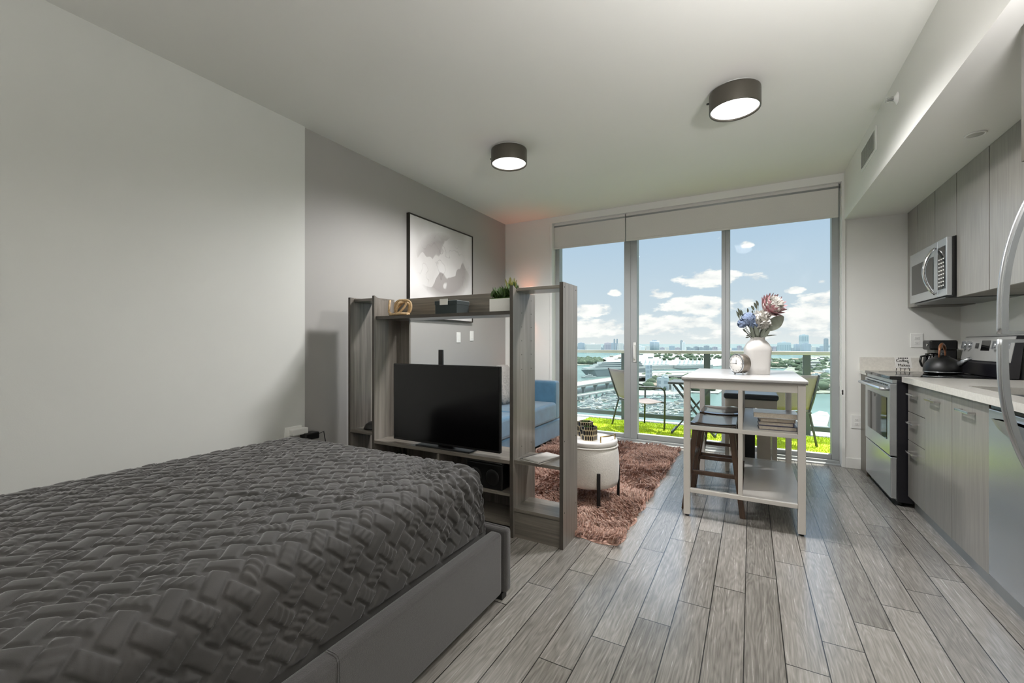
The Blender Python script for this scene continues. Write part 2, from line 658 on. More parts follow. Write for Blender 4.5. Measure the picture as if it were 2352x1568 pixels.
glazed('window_1', -2.185, -1.235, 0.055, 0.075, 0.045)
door1 = glazed('door_1', -1.235, -0.235, 0.075, 0.04, 0.06)
hm = MB()
hm.tube([(-1.185, 5.10, 0.96), (-1.185, 5.055, 0.965), (-1.185, 5.05, 1.0), (-1.185, 5.05, 1.10), (-1.185, 5.055, 1.125), (-1.185, 5.10, 1.13)], 0.008, 8)
hm.box(-1.20, -1.17, 5.092, 5.10, 0.93, 1.16)
hm.build('door_handle', M['trim'], door1)
glazed('window_2', -0.235, 0.735, 0.04, 0.06, 0.045)

# ------------------------------------------------------------------ roller blinds
for (x0, x1, lb) in ((-2.18, -1.285, 'short grey roller blind over the narrow left window pane'), (-1.275, 0.72, 'wide grey roller blind above the sliding door and right pane')):
    b = thing('roller_blind', lb, 'blind', ((x0 + x1) / 2, 5.05, 2.655), 0)
    MB().box(x0, x1, 5.048, 5.051, 2.345, 2.655).build('blind_cloth', M['blind'], b)
    MB().box(x0, x1, 5.042, 5.056, 2.335, 2.36).build('bottom_bar', M['blind'], b, 0.004)
    MB().lathe([(0.026, x0), (0.026, x1)], (0, 5.072, 2.62), 16, axis='X').build('roller_tube', M['alu'], b)
    if x1 > 0:
        pts = [(0.728, 5.02, 2.6), (0.728, 5.02, 1.6), (0.727, 5.015, 0.75), (0.735, 5.0, 0.70), (0.744, 5.01, 0.75), (0.743, 5.02, 1.6), (0.743, 5.02, 2.6)]
        MB().tube(pts, 0.0035, 6).build('bead_chain', M['trim'], b)
        MB().box(0.728, 0.75, 4.985, 5.012, 0.67, 0.72).build('chain_holder', M['trim'], b, 0.003)

# ------------------------------------------------------------------ balcony and outside
struct('floor_balcony', MB().box(-3.6, 2.6, 5.26, 6.74, -0.3, -0.015), mat('balcony_concrete', '#d9d6d0', 0.7, var=0.05), None)
struct('ceiling_balcony', MB().box(-3.6, 2.6, 5.28, 6.50, 2.82, 3.05), mat('balcony_soffit', '#d4d2cd', 0.8, var=0.02))
struct('wall_outside', MB().box(-3.6, -2.97, 5.0, 5.28, -0.3, 3.0).box(1.64, 2.6, 5.0, 5.28, -0.3, 3.0), M['wall'])


def blades(mb, n, xr, yr, z, h, w, lean, rnd, m=0, field=None, segs=1):
    for _ in range(n):
        x, y = rnd.uniform(*xr), rnd.uniform(*yr)
        a = rnd.uniform(0, 2 * PI)
        hh = h * rnd.uniform(0.6, 1.2)
        lx, ly = lean * rnd.uniform(-1, 1), lean * rnd.uniform(-1, 1)
        if field:
            fx, fy, hs = field(x, y)
            lx += fx
            ly += fy
            hh *= hs
        ca, sa = math.cos(a) * w / 2, math.sin(a) * w / 2
        if segs == 1:
            mb.add([(x - ca, y - sa, z), (x + ca, y + sa, z), (x + lx, y + ly, z + hh)], [(0, 1, 2)], True, m)
        else:
            mx, my = x + lx * 0.35, y + ly * 0.35
            mb.add([(x - ca, y - sa, z), (x + ca, y + sa, z), (mx - ca, my - sa, z + hh * 0.75), (mx + ca, my + sa, z + hh * 0.75), (x + lx, y + ly, z + hh * 0.9)],
                   [(0, 1, 3, 2), (2, 3, 4)], True, m)


# artificial turf mat on the balcony
tr = random.Random(3)
tm = MB().box(-2.19, 2.3, 5.30, 6.44, -0.013, 0.004)
blades(tm, 15000, (-2.19, 1.2), (5.30, 6.44), 0.004, 0.022, 0.006, 0.012, tr)
turf_m = mat('lime_turf', '#b5c815', 0.8, var=0.25, vscale=25)
tag(recenter(tm.build('turf_mat', turf_m), (0, 5.9, -0.013)), 'bright lime green artificial turf mat covering the balcony floor', 'turf')

# balcony railing: one run of glass, posts and rails
rail_m = mat('railing_grey_metal', '#5d6669', 0.45, 0.2)
cap_m = mat('railing_cap_metal', '#c9c6c0', 0.4, 0.2)
rl = thing('balcony_railing', 'glass balcony railing with grey metal posts and flat top rail', 'railing', (0, 6.63, -0.015))
MB().box(-3.6, 2.6, 6.59, 6.69, 1.000, 1.045).build('top_rail', cap_m, rl, 0.006)
MB().box(-3.6, 2.6, 6.61, 6.67, 0.04, 0.10).build('bottom_rail', rail_m, rl, 0.004)
for i in range(5):
    px = -2.90 + 1.16 * i
    MB().box(px, px + 0.08, 6.60, 6.66, -0.015, 1.0).build('post', rail_m, rl, 0.004)
    MB().box(px + 0.09, px + 1.15, 6.628, 6.640, 0.10, 1.0).build('glass_panel', M['glass_rail'], rl)

# balcony sling chairs
sling_m = mat('taupe_mesh_sling', '#938886', 0.7, var=0.12, vscale=240, bump=(300, 0.3))
tube_m = mat('grey_powder_coated_tube', '#4e5355', 0.45, 0.3)


def sling_chair(name, label, loc, rz):
    """local: faces +y, feet on z = 0"""
    t = thing(name, label, 'chair', loc, rz, None, True)
    w = 0.26
    for s in (-1, 1):
        x = s * w
        fr = MB().tube([(x, 0.20, 0.0), (x, 0.21, 0.46), (x, 0.20, 0.52), (x, 0.15, 0.555), (x, 0.05, 0.565), (x, -0.20, 0.575), (x * 0.97, -0.27, 0.60)], 0.012, 8)
        fr.build('arm_frame', tube_m, t, world=False)
        MB().tube([(x * 0.94, 0.0 - 0.36, 0.80), (x * 0.94, -0.27, 0.52), (x * 0.94, -0.205, 0.37), (x * 0.97, -0.25, 0.2), (x, -0.30, 0.0)], 0.012, 8).build('rear_leg', tube_m, t, world=False)
    MB().bar((-w, 0.20, 0.36), (w, 0.20, 0.36), 0.018, 0.018).bar((-w, -0.21, 0.36), (w, -0.21, 0.36), 0.018, 0.018).build('crossbar', tube_m, t, world=False)

    def seat(u, v):
        y = 0.24 - v * 0.45
        return (-0.235 + u * 0.47, y, 0.385 - 0.035 * math.sin(PI * v) - (0.03 if v < 0.08 else 0))
    b = MB().grid(seat, 9, 9)
    so = b.build('seat_sling', sling_m, t, world=False)
    so.modifiers.new('thickness', 'SOLIDIFY').thickness = 0.006

    def back(u, v):
        return (-0.235 + u * 0.47, -0.215 - v * 0.145 - 0.03 * math.sin(PI * u) * (1 - 0.5 * v), 0.40 + v * 0.39)
    bo = MB().grid(back, 9, 9).build('back_sling', sling_m, t, world=False)
    bo.modifiers.new('thickness', 'SOLIDIFY').thickness = 0.006
    return t


sling_chair('sling_chair', 'taupe mesh balcony chair seen through the left pane, facing the water', (-1.32, 6.02, 0.006), math.atan2(-0.76, 0.65))
sling_chair('sling_chair', 'taupe mesh balcony chair behind the white table, its back turned to the room', (0.26, 5.93, 0.006), math.atan2(0.49, 0.87))

bt = thing('folding_table', 'small grey folding balcony table with crossed legs between two mesh chairs', 'table', (-0.62, 5.95, 0.006))
MB().box(-0.92, -0.34, 5.72, 6.18, 0.635, 0.665).build('tabletop', tube_m, bt, 0.006)
for yy in (5.76, 6.14):
    MB().bar((-0.88, yy, 0.012), (-0.40, yy, 0.635), 0.025, 0.018).build('leg', tube_m, bt)
    MB().bar((-0.38, yy, 0.012), (-0.86, yy, 0.635), 0.018, 0.025).build('leg', tube_m, bt)
for xx in (-0.88, -0.38):
    MB().bar((xx, 5.76, 0.03), (xx, 6.14, 0.03), 0.018, 0.018).build('stretcher', tube_m, bt)

# ---------------------------------------------------------------- the bay far below
ZW = -70.0


def ext(c, k=0.55):
    """a colour as it is in plain daylight, darker than it looks in the overexposed view"""
    return tuple(255 * ((1.055 * (x * k) ** (1 / 2.4) - 0.055) if x * k > 0.0031308 else 12.92 * x * k) for x in lin(c))



def water_material():
    m, n, b = mat_base('bay_water')
    f = n.noise(n.coords('Object', (1, 1, 1)), 0.006, 4)
    n.link(n.ramp(f, [(0.35, lin('#50635f')), (0.65, lin('#6f837d'))]), b.inputs['Base Color'])
    b.inputs['Roughness'].default_value = 0.25
    b.inputs['Specular IOR Level'].default_value = 0.3
    n.link(n.bump(n.noise(n.coords('Object', (1, 1, 1)), 0.12, 3), 0.25, 1.0), b.inputs['Normal'])
    return m


struct('sea', MB().add([(-40000, 60, ZW), (40000, 60, ZW), (40000, 42000, ZW), (-40000, 42000, ZW)], [(0, 1, 2, 3)]), water_material())


def land_material(name, a, b_, c):
    m, n, b = mat_base(name)
    f = n.noise(n.coords('Object', (1, 1, 1)), 0.06, 8, 0.75)
    n.link(n.ramp(f, [(0.38, lin(ext(a, 0.5))), (0.5, lin(ext(b_, 0.5))), (0.62, lin(ext(c, 0.5)))]), b.inputs['Base Color'])
    b.inputs['Roughness'].default_value = 0.9
    return m


land_m = land_material('island_ground', '#77806a', '#a5a491', '#d6d2c6')
quay_m = land_material('quay_paving', '#a8a69e', '#d0cdc4', '#ece9e2')


def land(name, pts, m, h=1.6):
    p = [ground(u, v, ZW) for u, v in pts]
    struct(name, MB().prism([(q.x, q.y) for q in p], 'Z', ZW - 1, ZW + h), m)


land('ground_far_shore', [(1000, 806), (1480, 805), (2050, 804.5), (2060, 800), (1000, 800)], land_m, 3)
land('ground_green_island', [(1296, 828), (1330, 823), (1384, 823.5), (1394, 829), (1372, 836), (1330, 839), (1296, 838)], land_m)
land('ground_port', [(1386, 822), (1436, 812), (1560, 811), (1700, 812), (1708, 824), (1690, 838), (1580, 846), (1440, 852), (1380, 844)], quay_m)
land('ground_marina_shore', [(1440, 855), (1610, 852), (1690, 846), (1700, 870), (1650, 905), (1590, 903), (1545, 908), (1470, 910), (1440, 905)], quay_m)
land('ground_house_island', [(1690, 826), (1740, 822), (1845, 826), (1848, 838), (1800, 846), (1690, 846)], land_m)
land('ground_right_shore', [(1846, 818), (1960, 815), (2010, 870), (1960, 904), (1800, 905), (1690, 903), (1720, 876), (1800, 852)], land_m)
land('ground_pier', [(1866, 957), (1882, 950), (1900, 953), (1906, 962), (1900, 985), (1960, 1040), (1800, 1040), (1790, 990)], quay_m, 3)

leaf_far = mat('far_tree_green', ext('#66755a'), 0.9, var=0.35, vscale=0.05)
rb = random.Random(11)


def trees(name, label, rects, n, r0, r1):
    mb = MB()
    for i in range(n):
        a = rb.choice(rects)
        g = ground(rb.uniform(a[0], a[2]), rb.uniform(a[1], a[3]), ZW + 1)
        r = rb.uniform(r0, r1)
        mb.ball((g.x, g.y, ZW + 1 + r * 0.7), r * 1.3, r * 1.3, r, 7, 5, 0, 0.15)
    tag(mb.build(name, leaf_far), label, 'trees', None, 'stuff')


trees('island_trees', 'dark green trees covering the small island left of the white ship', [(1302, 825, 1382, 836)], 150, 5, 9)
trees('shore_trees', 'green trees among the pale houses of the islands beyond the vase', [(1694, 827, 1842, 844), (1830, 824, 1925, 900), (1700, 880, 1830, 902)], 330, 4, 8)
trees('port_trees', 'grey green trees behind the row of white peaked tents', [(1505, 813, 1690, 828), (1445, 862, 1640, 898)], 190, 4, 8)

whites = [mat('far_white_wall', ext('#dedcd6'), 0.8, var=0.05, vscale=0.3), mat('far_cream_wall', ext('#cbc3b6'), 0.8, var=0.05, vscale=0.3), mat('far_grey_wall', ext('#aeb2b2'), 0.8, var=0.05, vscale=0.3)]
roofs = [mat('far_pale_roof', ext('#e6e3dc'), 0.8, var=0.05, vscale=0.3), mat('far_tile_roof', ext('#b39b88'), 0.8, var=0.08, vscale=0.3), mat('far_grey_roof', ext('#94938f'), 0.8, var=0.05, vscale=0.3)]
glassy = mat('boat_window', '#3e4a50', 0.2)


def house_proto(i):
    mb = MB()
    w, d, h = 9 + 3 * i, 8 + i, 5 + 1.5 * i
    mb.box(-w, w, -d, d, 0, h)
    mb.prism([(-d - 0.8, h), (d + 0.8, h), (d * 0.1, h + 3.2), (-d * 0.1, h + 3.2)], 'X', -w - 0.8, w + 0.8, 1)
    mb.box(w * 0.2, w * 0.9, -d - 3, -d, 0, h * 0.6)
    for k in range(-2, 3):
        mb.box(k * w * 0.35 - 1, k * w * 0.35 + 1, -d - 0.12, -d, h * 0.3, h * 0.75, 2)
    return mb


HP = [house_proto(i) for i in range(3)]
hproto = []
for i in range(3):
    hproto.append(HP[i].build('waterfront_house', [whites[i], roofs[i], glassy]))
hspots = []
for (u0, v0, u1, v1, n) in ((1696, 827, 1842, 842, 20), (1868, 822, 1912, 898, 26), (1470, 864, 1565, 900, 9), (1690, 882, 1830, 900, 12), (1400, 815, 1690, 828, 16)):
    for _ in range(n):
        hspots.append((rb.uniform(u0, u1), rb.uniform(v0, v1), (u0, v0)))
HG = {(1696, 827): ('pale house among trees on the island just beyond the vase', 'houses on the island beyond the vase'),
      (1868, 822): ('pale house among trees on the right shore beside the window edge', 'houses on the right shore'),
      (1470, 864): ('pale building on the marina shore behind the left balcony chair', 'buildings on the marina shore'),
      (1690, 882): ('pale house on the near shore seen between the table top and padded stool', 'houses on the near shore'),
      (1400, 815): ('pale port building on the far quay under the railing', 'buildings of the port')}
for k, (u, v, key) in enumerate(hspots):
    p = hproto[k % 3]
    o = p if k < 3 else p.copy()
    if k >= 3:
        COL.objects.link(o)
    o.location = ground(u, v, ZW + 1.4)
    o.rotation_euler.z = rb.uniform(-0.6, 0.6)
    s = rb.uniform(0.6, 1.05)
    o.scale = (s, s, s)
    tag(o, HG[key][0], 'house', HG[key][1])


def boat_proto(i):
    L = (6.0, 9.0, 13.0)[i]
    mb = MB()
    w = L * 0.17
    lo = [(-L, -w * 0.8), (L * 0.45, -w * 0.8), (L * 0.8, 0), (L * 0.45, w * 0.8), (-L, w * 0.8)]
    hi = [(-L, -w), (L * 0.5, -w), (L, 0), (L * 0.5, w), (-L, w)]
    h = L * 0.17
    vs = [(x, y, 0) for x, y in lo] + [(x, y, h) for x, y in hi]
    mb.add(vs, [(4, 3, 2, 1, 0), (5, 6, 7, 8, 9)] + [(k, (k + 1) % 5, 5 + (k + 1) % 5, 5 + k) for k in range(5)])
    mb.box(-L * 0.55, L * 0.35, -w * 0.65, w * 0.65, h, h * 1.9)
    mb.box(-L * 0.5, L * 0.36, -w * 0.66, w * 0.66, h * 1.35, h * 1.7, 1)
    mb.box(-L * 0.6, L * 0.2, -w * 0.6, w * 0.6, h * 1.9, h * 2.1)
    if i:
        mb.box(-L * 0.35, L * 0.02, -w * 0.45, w * 0.45, h * 2.1, h * 2.8)
        mb.box(-L * 0.02, L * 0.0, -0.2, 0.2, h * 2.8, h * 4.0)
    return mb


boat_white = mat('boat_white_gelcoat', ext('#ecebe6'), 0.3, var=0.02)
bproto = [boat_proto(i).build('motor_boat', [boat_white, glassy]) for i in range(3)]
bspots = []
for (u0, v0, u1, v1, n, lo) in ((1330, 912, 1436, 942, 34, 0), (1468, 916, 1580, 962, 42, 1), (1400, 900, 1437, 915, 7, 2), (1690, 906, 1730, 940, 6, 3), (1400, 812, 1500, 818, 5, 4), (1690, 814, 1880, 821, 6, 5), (1470, 907, 1570, 915, 8, 6)):
    for _ in range(n):
        bspots.append((rb.uniform(u0, u1), rb.uniform(v0, v1), lo))
BG = {0: ('white motor boat moored in the marina below the low bridge, left pane', 'boats in the left marina'),
      1: ('white motor boat moored in the marina seen behind the left chair legs, centre pane', 'boats in the centre marina'),
      2: ('white motor boat beside the left balcony chair backrest, under the low bridge', 'boats by the low bridge'),
      3: ('white motor boat in the channel seen between the island table legs', 'boats in the channel'),
      4: ('tiny white boat on the far water just under the railing, left of the tents', 'boats on the far water by the port'),
      5: ('tiny white boat on the far water just under the railing, beyond the vase', 'boats on the far water beyond the vase'),
      6: ('white motor boat at the shore edge of the centre marina below the grey blocks', 'boats at the marina shore')}
used = set()
for k, (u, v, lo) in enumerate(bspots):
    i = k % 3
    o = bproto[i] if i not in used else bproto[i].copy()
    if i in used:
        COL.objects.link(o)
    used.add(i)
    o.location = ground(u, v, ZW - 0.1)
    o.rotation_euler.z = rb.choice((0.35, 0.5, 0.42, 1.9, 3.5)) + rb.uniform(-0.12, 0.12)
    s = rb.uniform(0.8, 1.25) * (1.3 if lo in (4, 5) else 0.85)
    o.scale = (s, s, s)
    tag(o, BG[lo][0], 'boat', BG[lo][1])

# marina docks
dock_m = mat('dock_planks', ext('#b8b2a6'), 0.8, var=0.1, vscale=0.4)
for k, (a, b_) in enumerate((((1332, 938), (1436, 930)), ((1332, 922), (1430, 915)), ((1468, 950), (1578, 940)), ((1468, 932), (1575, 925)))):
    p, q = ground(*a, ZW + 0.8), ground(*b_, ZW + 0.8)
    dk = MB().bar(p, q, 3.0, 1.2)
    d = (q - p)
    nn = Vector((-d.y, d.x, 0)).normalized()
    for j in range(8):
        c = p + d * ((j + 0.5) / 8)
        dk.bar(c - nn * 14, c + nn * 14, 1.2, 0.8)
    tag(dk.build('marina_dock', dock_m), ('pale dock nearest the balcony in the left part of the marina', 'pale dock behind the front one in the left part of the marina', 'pale dock nearest the balcony in the right part of the marina', 'pale dock behind the front one in the right part of the marina')[k], 'dock', 'marina docks')


# bridges
def bridge(name, label, near, far_, ztop, thick, piers, m, railh=1.0):
    t = thing(name, label, 'bridge', tuple(ground(*near[0], ztop)))
    a = [ground(u, v, ztop) for u, v in near]
    b_ = [ground(u, v, ztop) for u, v in far_]
    mb = MB()
    for i in range(len(a) - 1):
        lo = [Vector((q.x, q.y, ztop - thick)) for q in (a[i], a[i + 1], b_[i + 1], b_[i])]
        mb.hexa(lo, [a[i], a[i + 1], b_[i + 1], b_[i]])
    mb.build('deck', m, t)
    rm = MB()
    for ed in (a, b_):
        for i in range(len(ed) - 1):
            rm.bar(ed[i] + Vector((0, 0, railh / 2)), ed[i + 1] + Vector((0, 0, railh / 2)), 0.5, railh)
    rm.build('parapet', whites[0], t)
    for f, wd in piers:
        k = f * (len(a) - 1)
        i = min(int(k), len(a) - 2)
        p = a[i].lerp(a[i + 1], k - i)
        q = b_[i].lerp(b_[i + 1], k - i)
        c = p.lerp(q, 0.12)
        MB().prism([(-wd, ZW), (wd, ZW), (wd, ztop - thick - 5), (wd * 2.2, ztop - thick), (-wd * 2.2, ztop - thick), (-wd, ztop - thick - 5)], 'Y', -1.5, 1.5).build('pier', whites[2], t, world=False).location = Vector((c.x, c.y, 0)) - t.location
    return t


bridge('road_bridge', 'pale pinkish road bridge on stout piers crossing the water in the left pane', [(1285, 894), (1340, 885), (1410, 874), (1470, 864), (1640, 861)], [(1285, 884), (1340, 875), (1410, 866), (1470, 856), (1640, 854)], ZW + 11, 2.2, [(0.15, 1.6), (0.25, 1.6), (0.34, 1.6), (0.44, 1.6), (0.53, 1.6)], mat('bridge_concrete', ext('#c9bdb6'), 0.8, var=0.05, vscale=0.1))
bridge('low_bridge', 'low pale bridge with close set piers just beyond the left marina', [(1285, 917), (1340, 908), (1420, 895), (1470, 888)], [(1285, 914), (1340, 905), (1420, 893), (1470, 886)], ZW + 6, 1.2, [(0.06 * k + 0.03, 0.5) for k in range(16)], whites[0])

# white ship in the left pane, bow to the left
bow, stern = ground(1338, 865, ZW), ground(1475, 860, ZW)
ax = (stern - bow)
Ls = ax.length
ship = thing('cruise_ship', 'big white ship with grey hull moored beyond the road bridge', 'ship', tuple((bow + stern) / 2), math.atan2(ax.y, ax.x), None, True)
hw = 11
zs = [0, 15]
hull = MB()
lo = [(-Ls / 2 + 12, 0), (-Ls / 2 + 30, -hw), (Ls / 2, -hw), (Ls / 2, hw), (-Ls / 2 + 30, hw)]
hi = [(-Ls / 2 - 4, 0), (-Ls / 2 + 22, -hw), (Ls / 2, -hw), (Ls / 2, hw), (-Ls / 2 + 22, hw)]
hull.add([(x, y, 0) for x, y in lo] + [(x, y, 15) for x, y in hi], [(4, 3, 2, 1, 0), (5, 6, 7, 8, 9)] + [(k, (k + 1) % 5, 5 + (k + 1) % 5, 5 + k) for k in range(5)])
hull.build('hull', mat('ship_hull_grey', ext('#9aa3a4'), 0.5, var=0.05, vscale=0.1), ship, world=False)
MB().box(-Ls / 2 + 6, Ls / 2, -hw - 0.5, hw + 0.5, 15, 18.5).build('deck_rail', boat_white, ship, world=False)
for k in range(3):
    MB().box(-Ls / 2 + 24 + 9 * k, Ls / 2 - 4 - 3 * k, -hw + 1 + k, hw - 1 - k, 18.5 + 4 * k, 22.5 + 4 * k).box(-Ls / 2 + 26 + 9 * k, Ls / 2 - 6 - 3 * k, -hw + 0.8 + k, hw - 0.8 - k, 20 + 4 * k, 21.4 + 4 * k, 1).build('upper_deck', [boat_white, glassy], ship, world=False)
MB().hexa([(20, -3, 30), (32, -3, 30), (32, 3, 30), (20, 3, 30)], [(24, -2.5, 41), (33, -2.5, 41), (33, 2.5, 41), (24, 2.5, 41)]).build('funnel', boat_white, ship, world=False)
MB().tube([(-Ls / 2 + 60, 0, 30), (-Ls / 2 + 60, 0, 44)], 0.6, 6).build('mast', boat_white, ship, world=False)
yt = boat_proto(2)
ya = yt.build('yacht', [boat_white, glassy])
g = ground(1351, 867, ZW)
ya.location = g
ya.rotation_euler.z = math.atan2(ax.y, ax.x) + PI
ya.scale = (1.45, 1.3, 1.1)
tag(ya, 'long white yacht lying in front of the white ship bow', 'boat')

# white tent pavilions
for (u0, u1, vb, n, lb) in ((1478, 1535, 847, 6, 'left row of white peaked tents on the far quay'), (1557, 1625, 846, 7, 'right row of white peaked tents on the far quay')):
    p, q = ground(u0, vb, ZW + 1.6), ground(u1, vb - 2, ZW + 1.6)
    d = q - p
    t = thing('tent_pavilion', lb, 'tent', tuple(p), math.atan2(d.y, d.x), 'white tents on the far quay', True)
    MB().box(-4, d.length + 4, -16, 16, 0, 9).build('base', whites[0], t, world=False)
    st = d.length / n
    for k in range(n):
        MB().lathe([(st * 0.62, 9), (st * 0.34, 12), (st * 0.14, 18), (0.3, 27)], ((k + 0.5) * st, 0, 0), 8).build('tent_peak', boat_white, t, world=False)


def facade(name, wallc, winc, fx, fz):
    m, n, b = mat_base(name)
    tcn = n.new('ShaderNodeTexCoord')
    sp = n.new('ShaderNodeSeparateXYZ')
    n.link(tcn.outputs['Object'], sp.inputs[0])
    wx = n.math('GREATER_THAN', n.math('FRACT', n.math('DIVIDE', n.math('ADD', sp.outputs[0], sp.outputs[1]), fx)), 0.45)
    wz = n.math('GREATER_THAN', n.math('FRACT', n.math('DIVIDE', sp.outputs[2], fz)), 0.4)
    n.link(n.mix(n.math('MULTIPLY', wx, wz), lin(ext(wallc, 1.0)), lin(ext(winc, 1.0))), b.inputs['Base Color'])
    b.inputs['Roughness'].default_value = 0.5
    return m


FA = {'b': facade('hazed_blue_facade', '#b1b9be', '#98a3aa', 9, 8), 't': facade('hazed_teal_facade', '#b7c0c1', '#97a5a8', 12, 60),  # pale tones, with the distance haze put into the colours
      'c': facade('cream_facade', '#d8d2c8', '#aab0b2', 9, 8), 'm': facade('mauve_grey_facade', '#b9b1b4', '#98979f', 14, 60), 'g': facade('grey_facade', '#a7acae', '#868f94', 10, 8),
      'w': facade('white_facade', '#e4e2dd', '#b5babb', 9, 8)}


def tower(u0, u1, vt, dist, fc, label, group=None, curved=False, vbase=None):
    zb = ZW if vbase is None else None
    a, b_ = far(u0, dist, vt), far(u1, dist, vt)
    w = (b_ - a).length
    h = a.z - ZW
    c = (a + b_) / 2
    mb = MB()
    d = w * 0.7
    if curved:
        mb.lathe([(w / 2, 0), (w / 2, h * 0.93), (w * 0.46, h)], (0, 0, 0), 20)
        mb.box(-w * 0.2, w * 0.2, -w * 0.2, w * 0.2, h, h + w * 0.12)
    else:
        mb.box(-w / 2, w / 2, -d / 2, d / 2, 0, h * 0.965)
        mb.box(-w * 0.42, w * 0.42, -d * 0.42, d * 0.42, h * 0.965, h)
        mb.box(-w * 0.15, w * 0.1, -d * 0.2, d * 0.2, h, h + w * 0.08)
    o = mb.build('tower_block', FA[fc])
    o.location = (c.x, c.y, ZW)
    dr = (b_ - a)
    o.rotation_euler.z = math.atan2(dr.y, dr.x)
    tag(o, label, 'building', group)
    return o


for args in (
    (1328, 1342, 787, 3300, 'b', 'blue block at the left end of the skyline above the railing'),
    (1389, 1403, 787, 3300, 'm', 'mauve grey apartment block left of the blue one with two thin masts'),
    (1402, 1419, 787.5, 3700, 'b', 'hazy blue apartment block below two thin towers'),
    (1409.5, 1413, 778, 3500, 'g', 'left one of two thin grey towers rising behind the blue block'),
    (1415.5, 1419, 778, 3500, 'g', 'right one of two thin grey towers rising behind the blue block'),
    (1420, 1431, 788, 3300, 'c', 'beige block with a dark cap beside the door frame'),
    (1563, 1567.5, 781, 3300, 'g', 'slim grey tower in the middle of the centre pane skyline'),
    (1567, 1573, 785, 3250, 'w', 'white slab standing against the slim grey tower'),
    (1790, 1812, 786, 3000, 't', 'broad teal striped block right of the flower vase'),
    (1825, 1835.5, 790, 3000, 'b', 'short blue block left of the tall hazed tower'),
    (1844, 1859, 789, 2950, 'b', 'lower blue block in front of the tall hazed tower'),
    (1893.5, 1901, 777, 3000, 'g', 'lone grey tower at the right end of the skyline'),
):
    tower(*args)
tower(1838.5, 1854, 768.5, 3050, 't', 'tallest tower on the skyline, hazy blue, right of the vase')
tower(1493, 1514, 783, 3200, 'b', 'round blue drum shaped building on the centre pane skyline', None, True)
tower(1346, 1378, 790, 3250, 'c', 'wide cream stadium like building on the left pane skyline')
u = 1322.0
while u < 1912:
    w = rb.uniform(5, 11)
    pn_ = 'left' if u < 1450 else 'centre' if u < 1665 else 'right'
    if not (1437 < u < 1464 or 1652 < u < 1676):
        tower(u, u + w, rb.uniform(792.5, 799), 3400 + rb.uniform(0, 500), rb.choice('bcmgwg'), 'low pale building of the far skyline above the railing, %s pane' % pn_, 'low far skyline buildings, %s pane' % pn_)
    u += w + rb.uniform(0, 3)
# nearer blocks
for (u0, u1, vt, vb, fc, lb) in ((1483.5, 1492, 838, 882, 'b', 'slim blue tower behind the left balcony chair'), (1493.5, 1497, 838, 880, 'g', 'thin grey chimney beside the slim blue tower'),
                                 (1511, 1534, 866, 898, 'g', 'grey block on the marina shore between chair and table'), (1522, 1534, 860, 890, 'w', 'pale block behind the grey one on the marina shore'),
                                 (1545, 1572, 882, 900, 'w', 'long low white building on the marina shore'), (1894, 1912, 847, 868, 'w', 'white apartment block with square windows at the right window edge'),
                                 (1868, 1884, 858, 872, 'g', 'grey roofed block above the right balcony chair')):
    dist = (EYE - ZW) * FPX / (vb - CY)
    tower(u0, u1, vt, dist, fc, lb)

# ------------------------------------------------------------------ two ceiling lamps


def ceiling_lamp(x, y, label, lit=True):
    t = thing('ceiling_lamp', label, 'lamp', (x, y, ZC))
    R_, H_ = 0.145, 0.125
    zb = ZC - H_
    MB().lathe([(R_ * 0.9, ZC), (R_ * 0.9, ZC - 0.012)], (x, y, 0), 40).build('mount_plate', M['trim'], t)
    MB().lathe([(R_, ZC - 0.012), (R_ + 0.001, ZC - 0.02), (R_ + 0.001, zb + 0.004), (R_, zb), (R_ - 0.006, zb), (R_ - 0.006, zb + 0.01), (R_ - 0.006, ZC - 0.02), (0.02, ZC - 0.02)], (x, y, 0), 48).build('lamp_shade', M['lamp_shell'], t)
    MB().lathe([(R_ - 0.008, zb + 0.02), (R_ - 0.008, zb + 0.012), (R_ * 0.7, zb + 0.006), (R_ * 0.3, zb + 0.003), (0.002, zb + 0.0025)], (x, y, 0), 40).build('diffuser', M['diffuser'] if lit else M['trim'], t)
    MB().lathe([(0.005, -R_ - 0.014), (0.006, -R_ - 0.006), (0.004, -R_ + 0.004)], (x, y - 0.03, ZC - 0.06), 10, axis='X').build('screw', M['black'], t)
    if lit:
        ld = bpy.data.lights.new('ceiling_bulb', 'SPOT')
        ld.energy = LAMP_W
        ld.spot_size = math.radians(168)
        ld.spot_blend = 0.6
        ld.shadow_soft_size = 0.12
        ld.color = (1.0, 0.985, 0.99)
        lo = bpy.data.objects.new('ceiling_bulb', ld)
        COL.objects.link(lo)
        lo.parent = t
        lo.location = (0, 0, -H_ - 0.012)
    return t


ceiling_lamp(-1.725, 3.07, 'bronze drum ceiling lamp with lit white disc, the farther one toward the window')
ceiling_lamp(-0.09, 3.04, 'bronze drum ceiling lamp with lit white disc, the larger one toward the kitchen')


# fill lamps added out of view to brighten the room off the ceiling


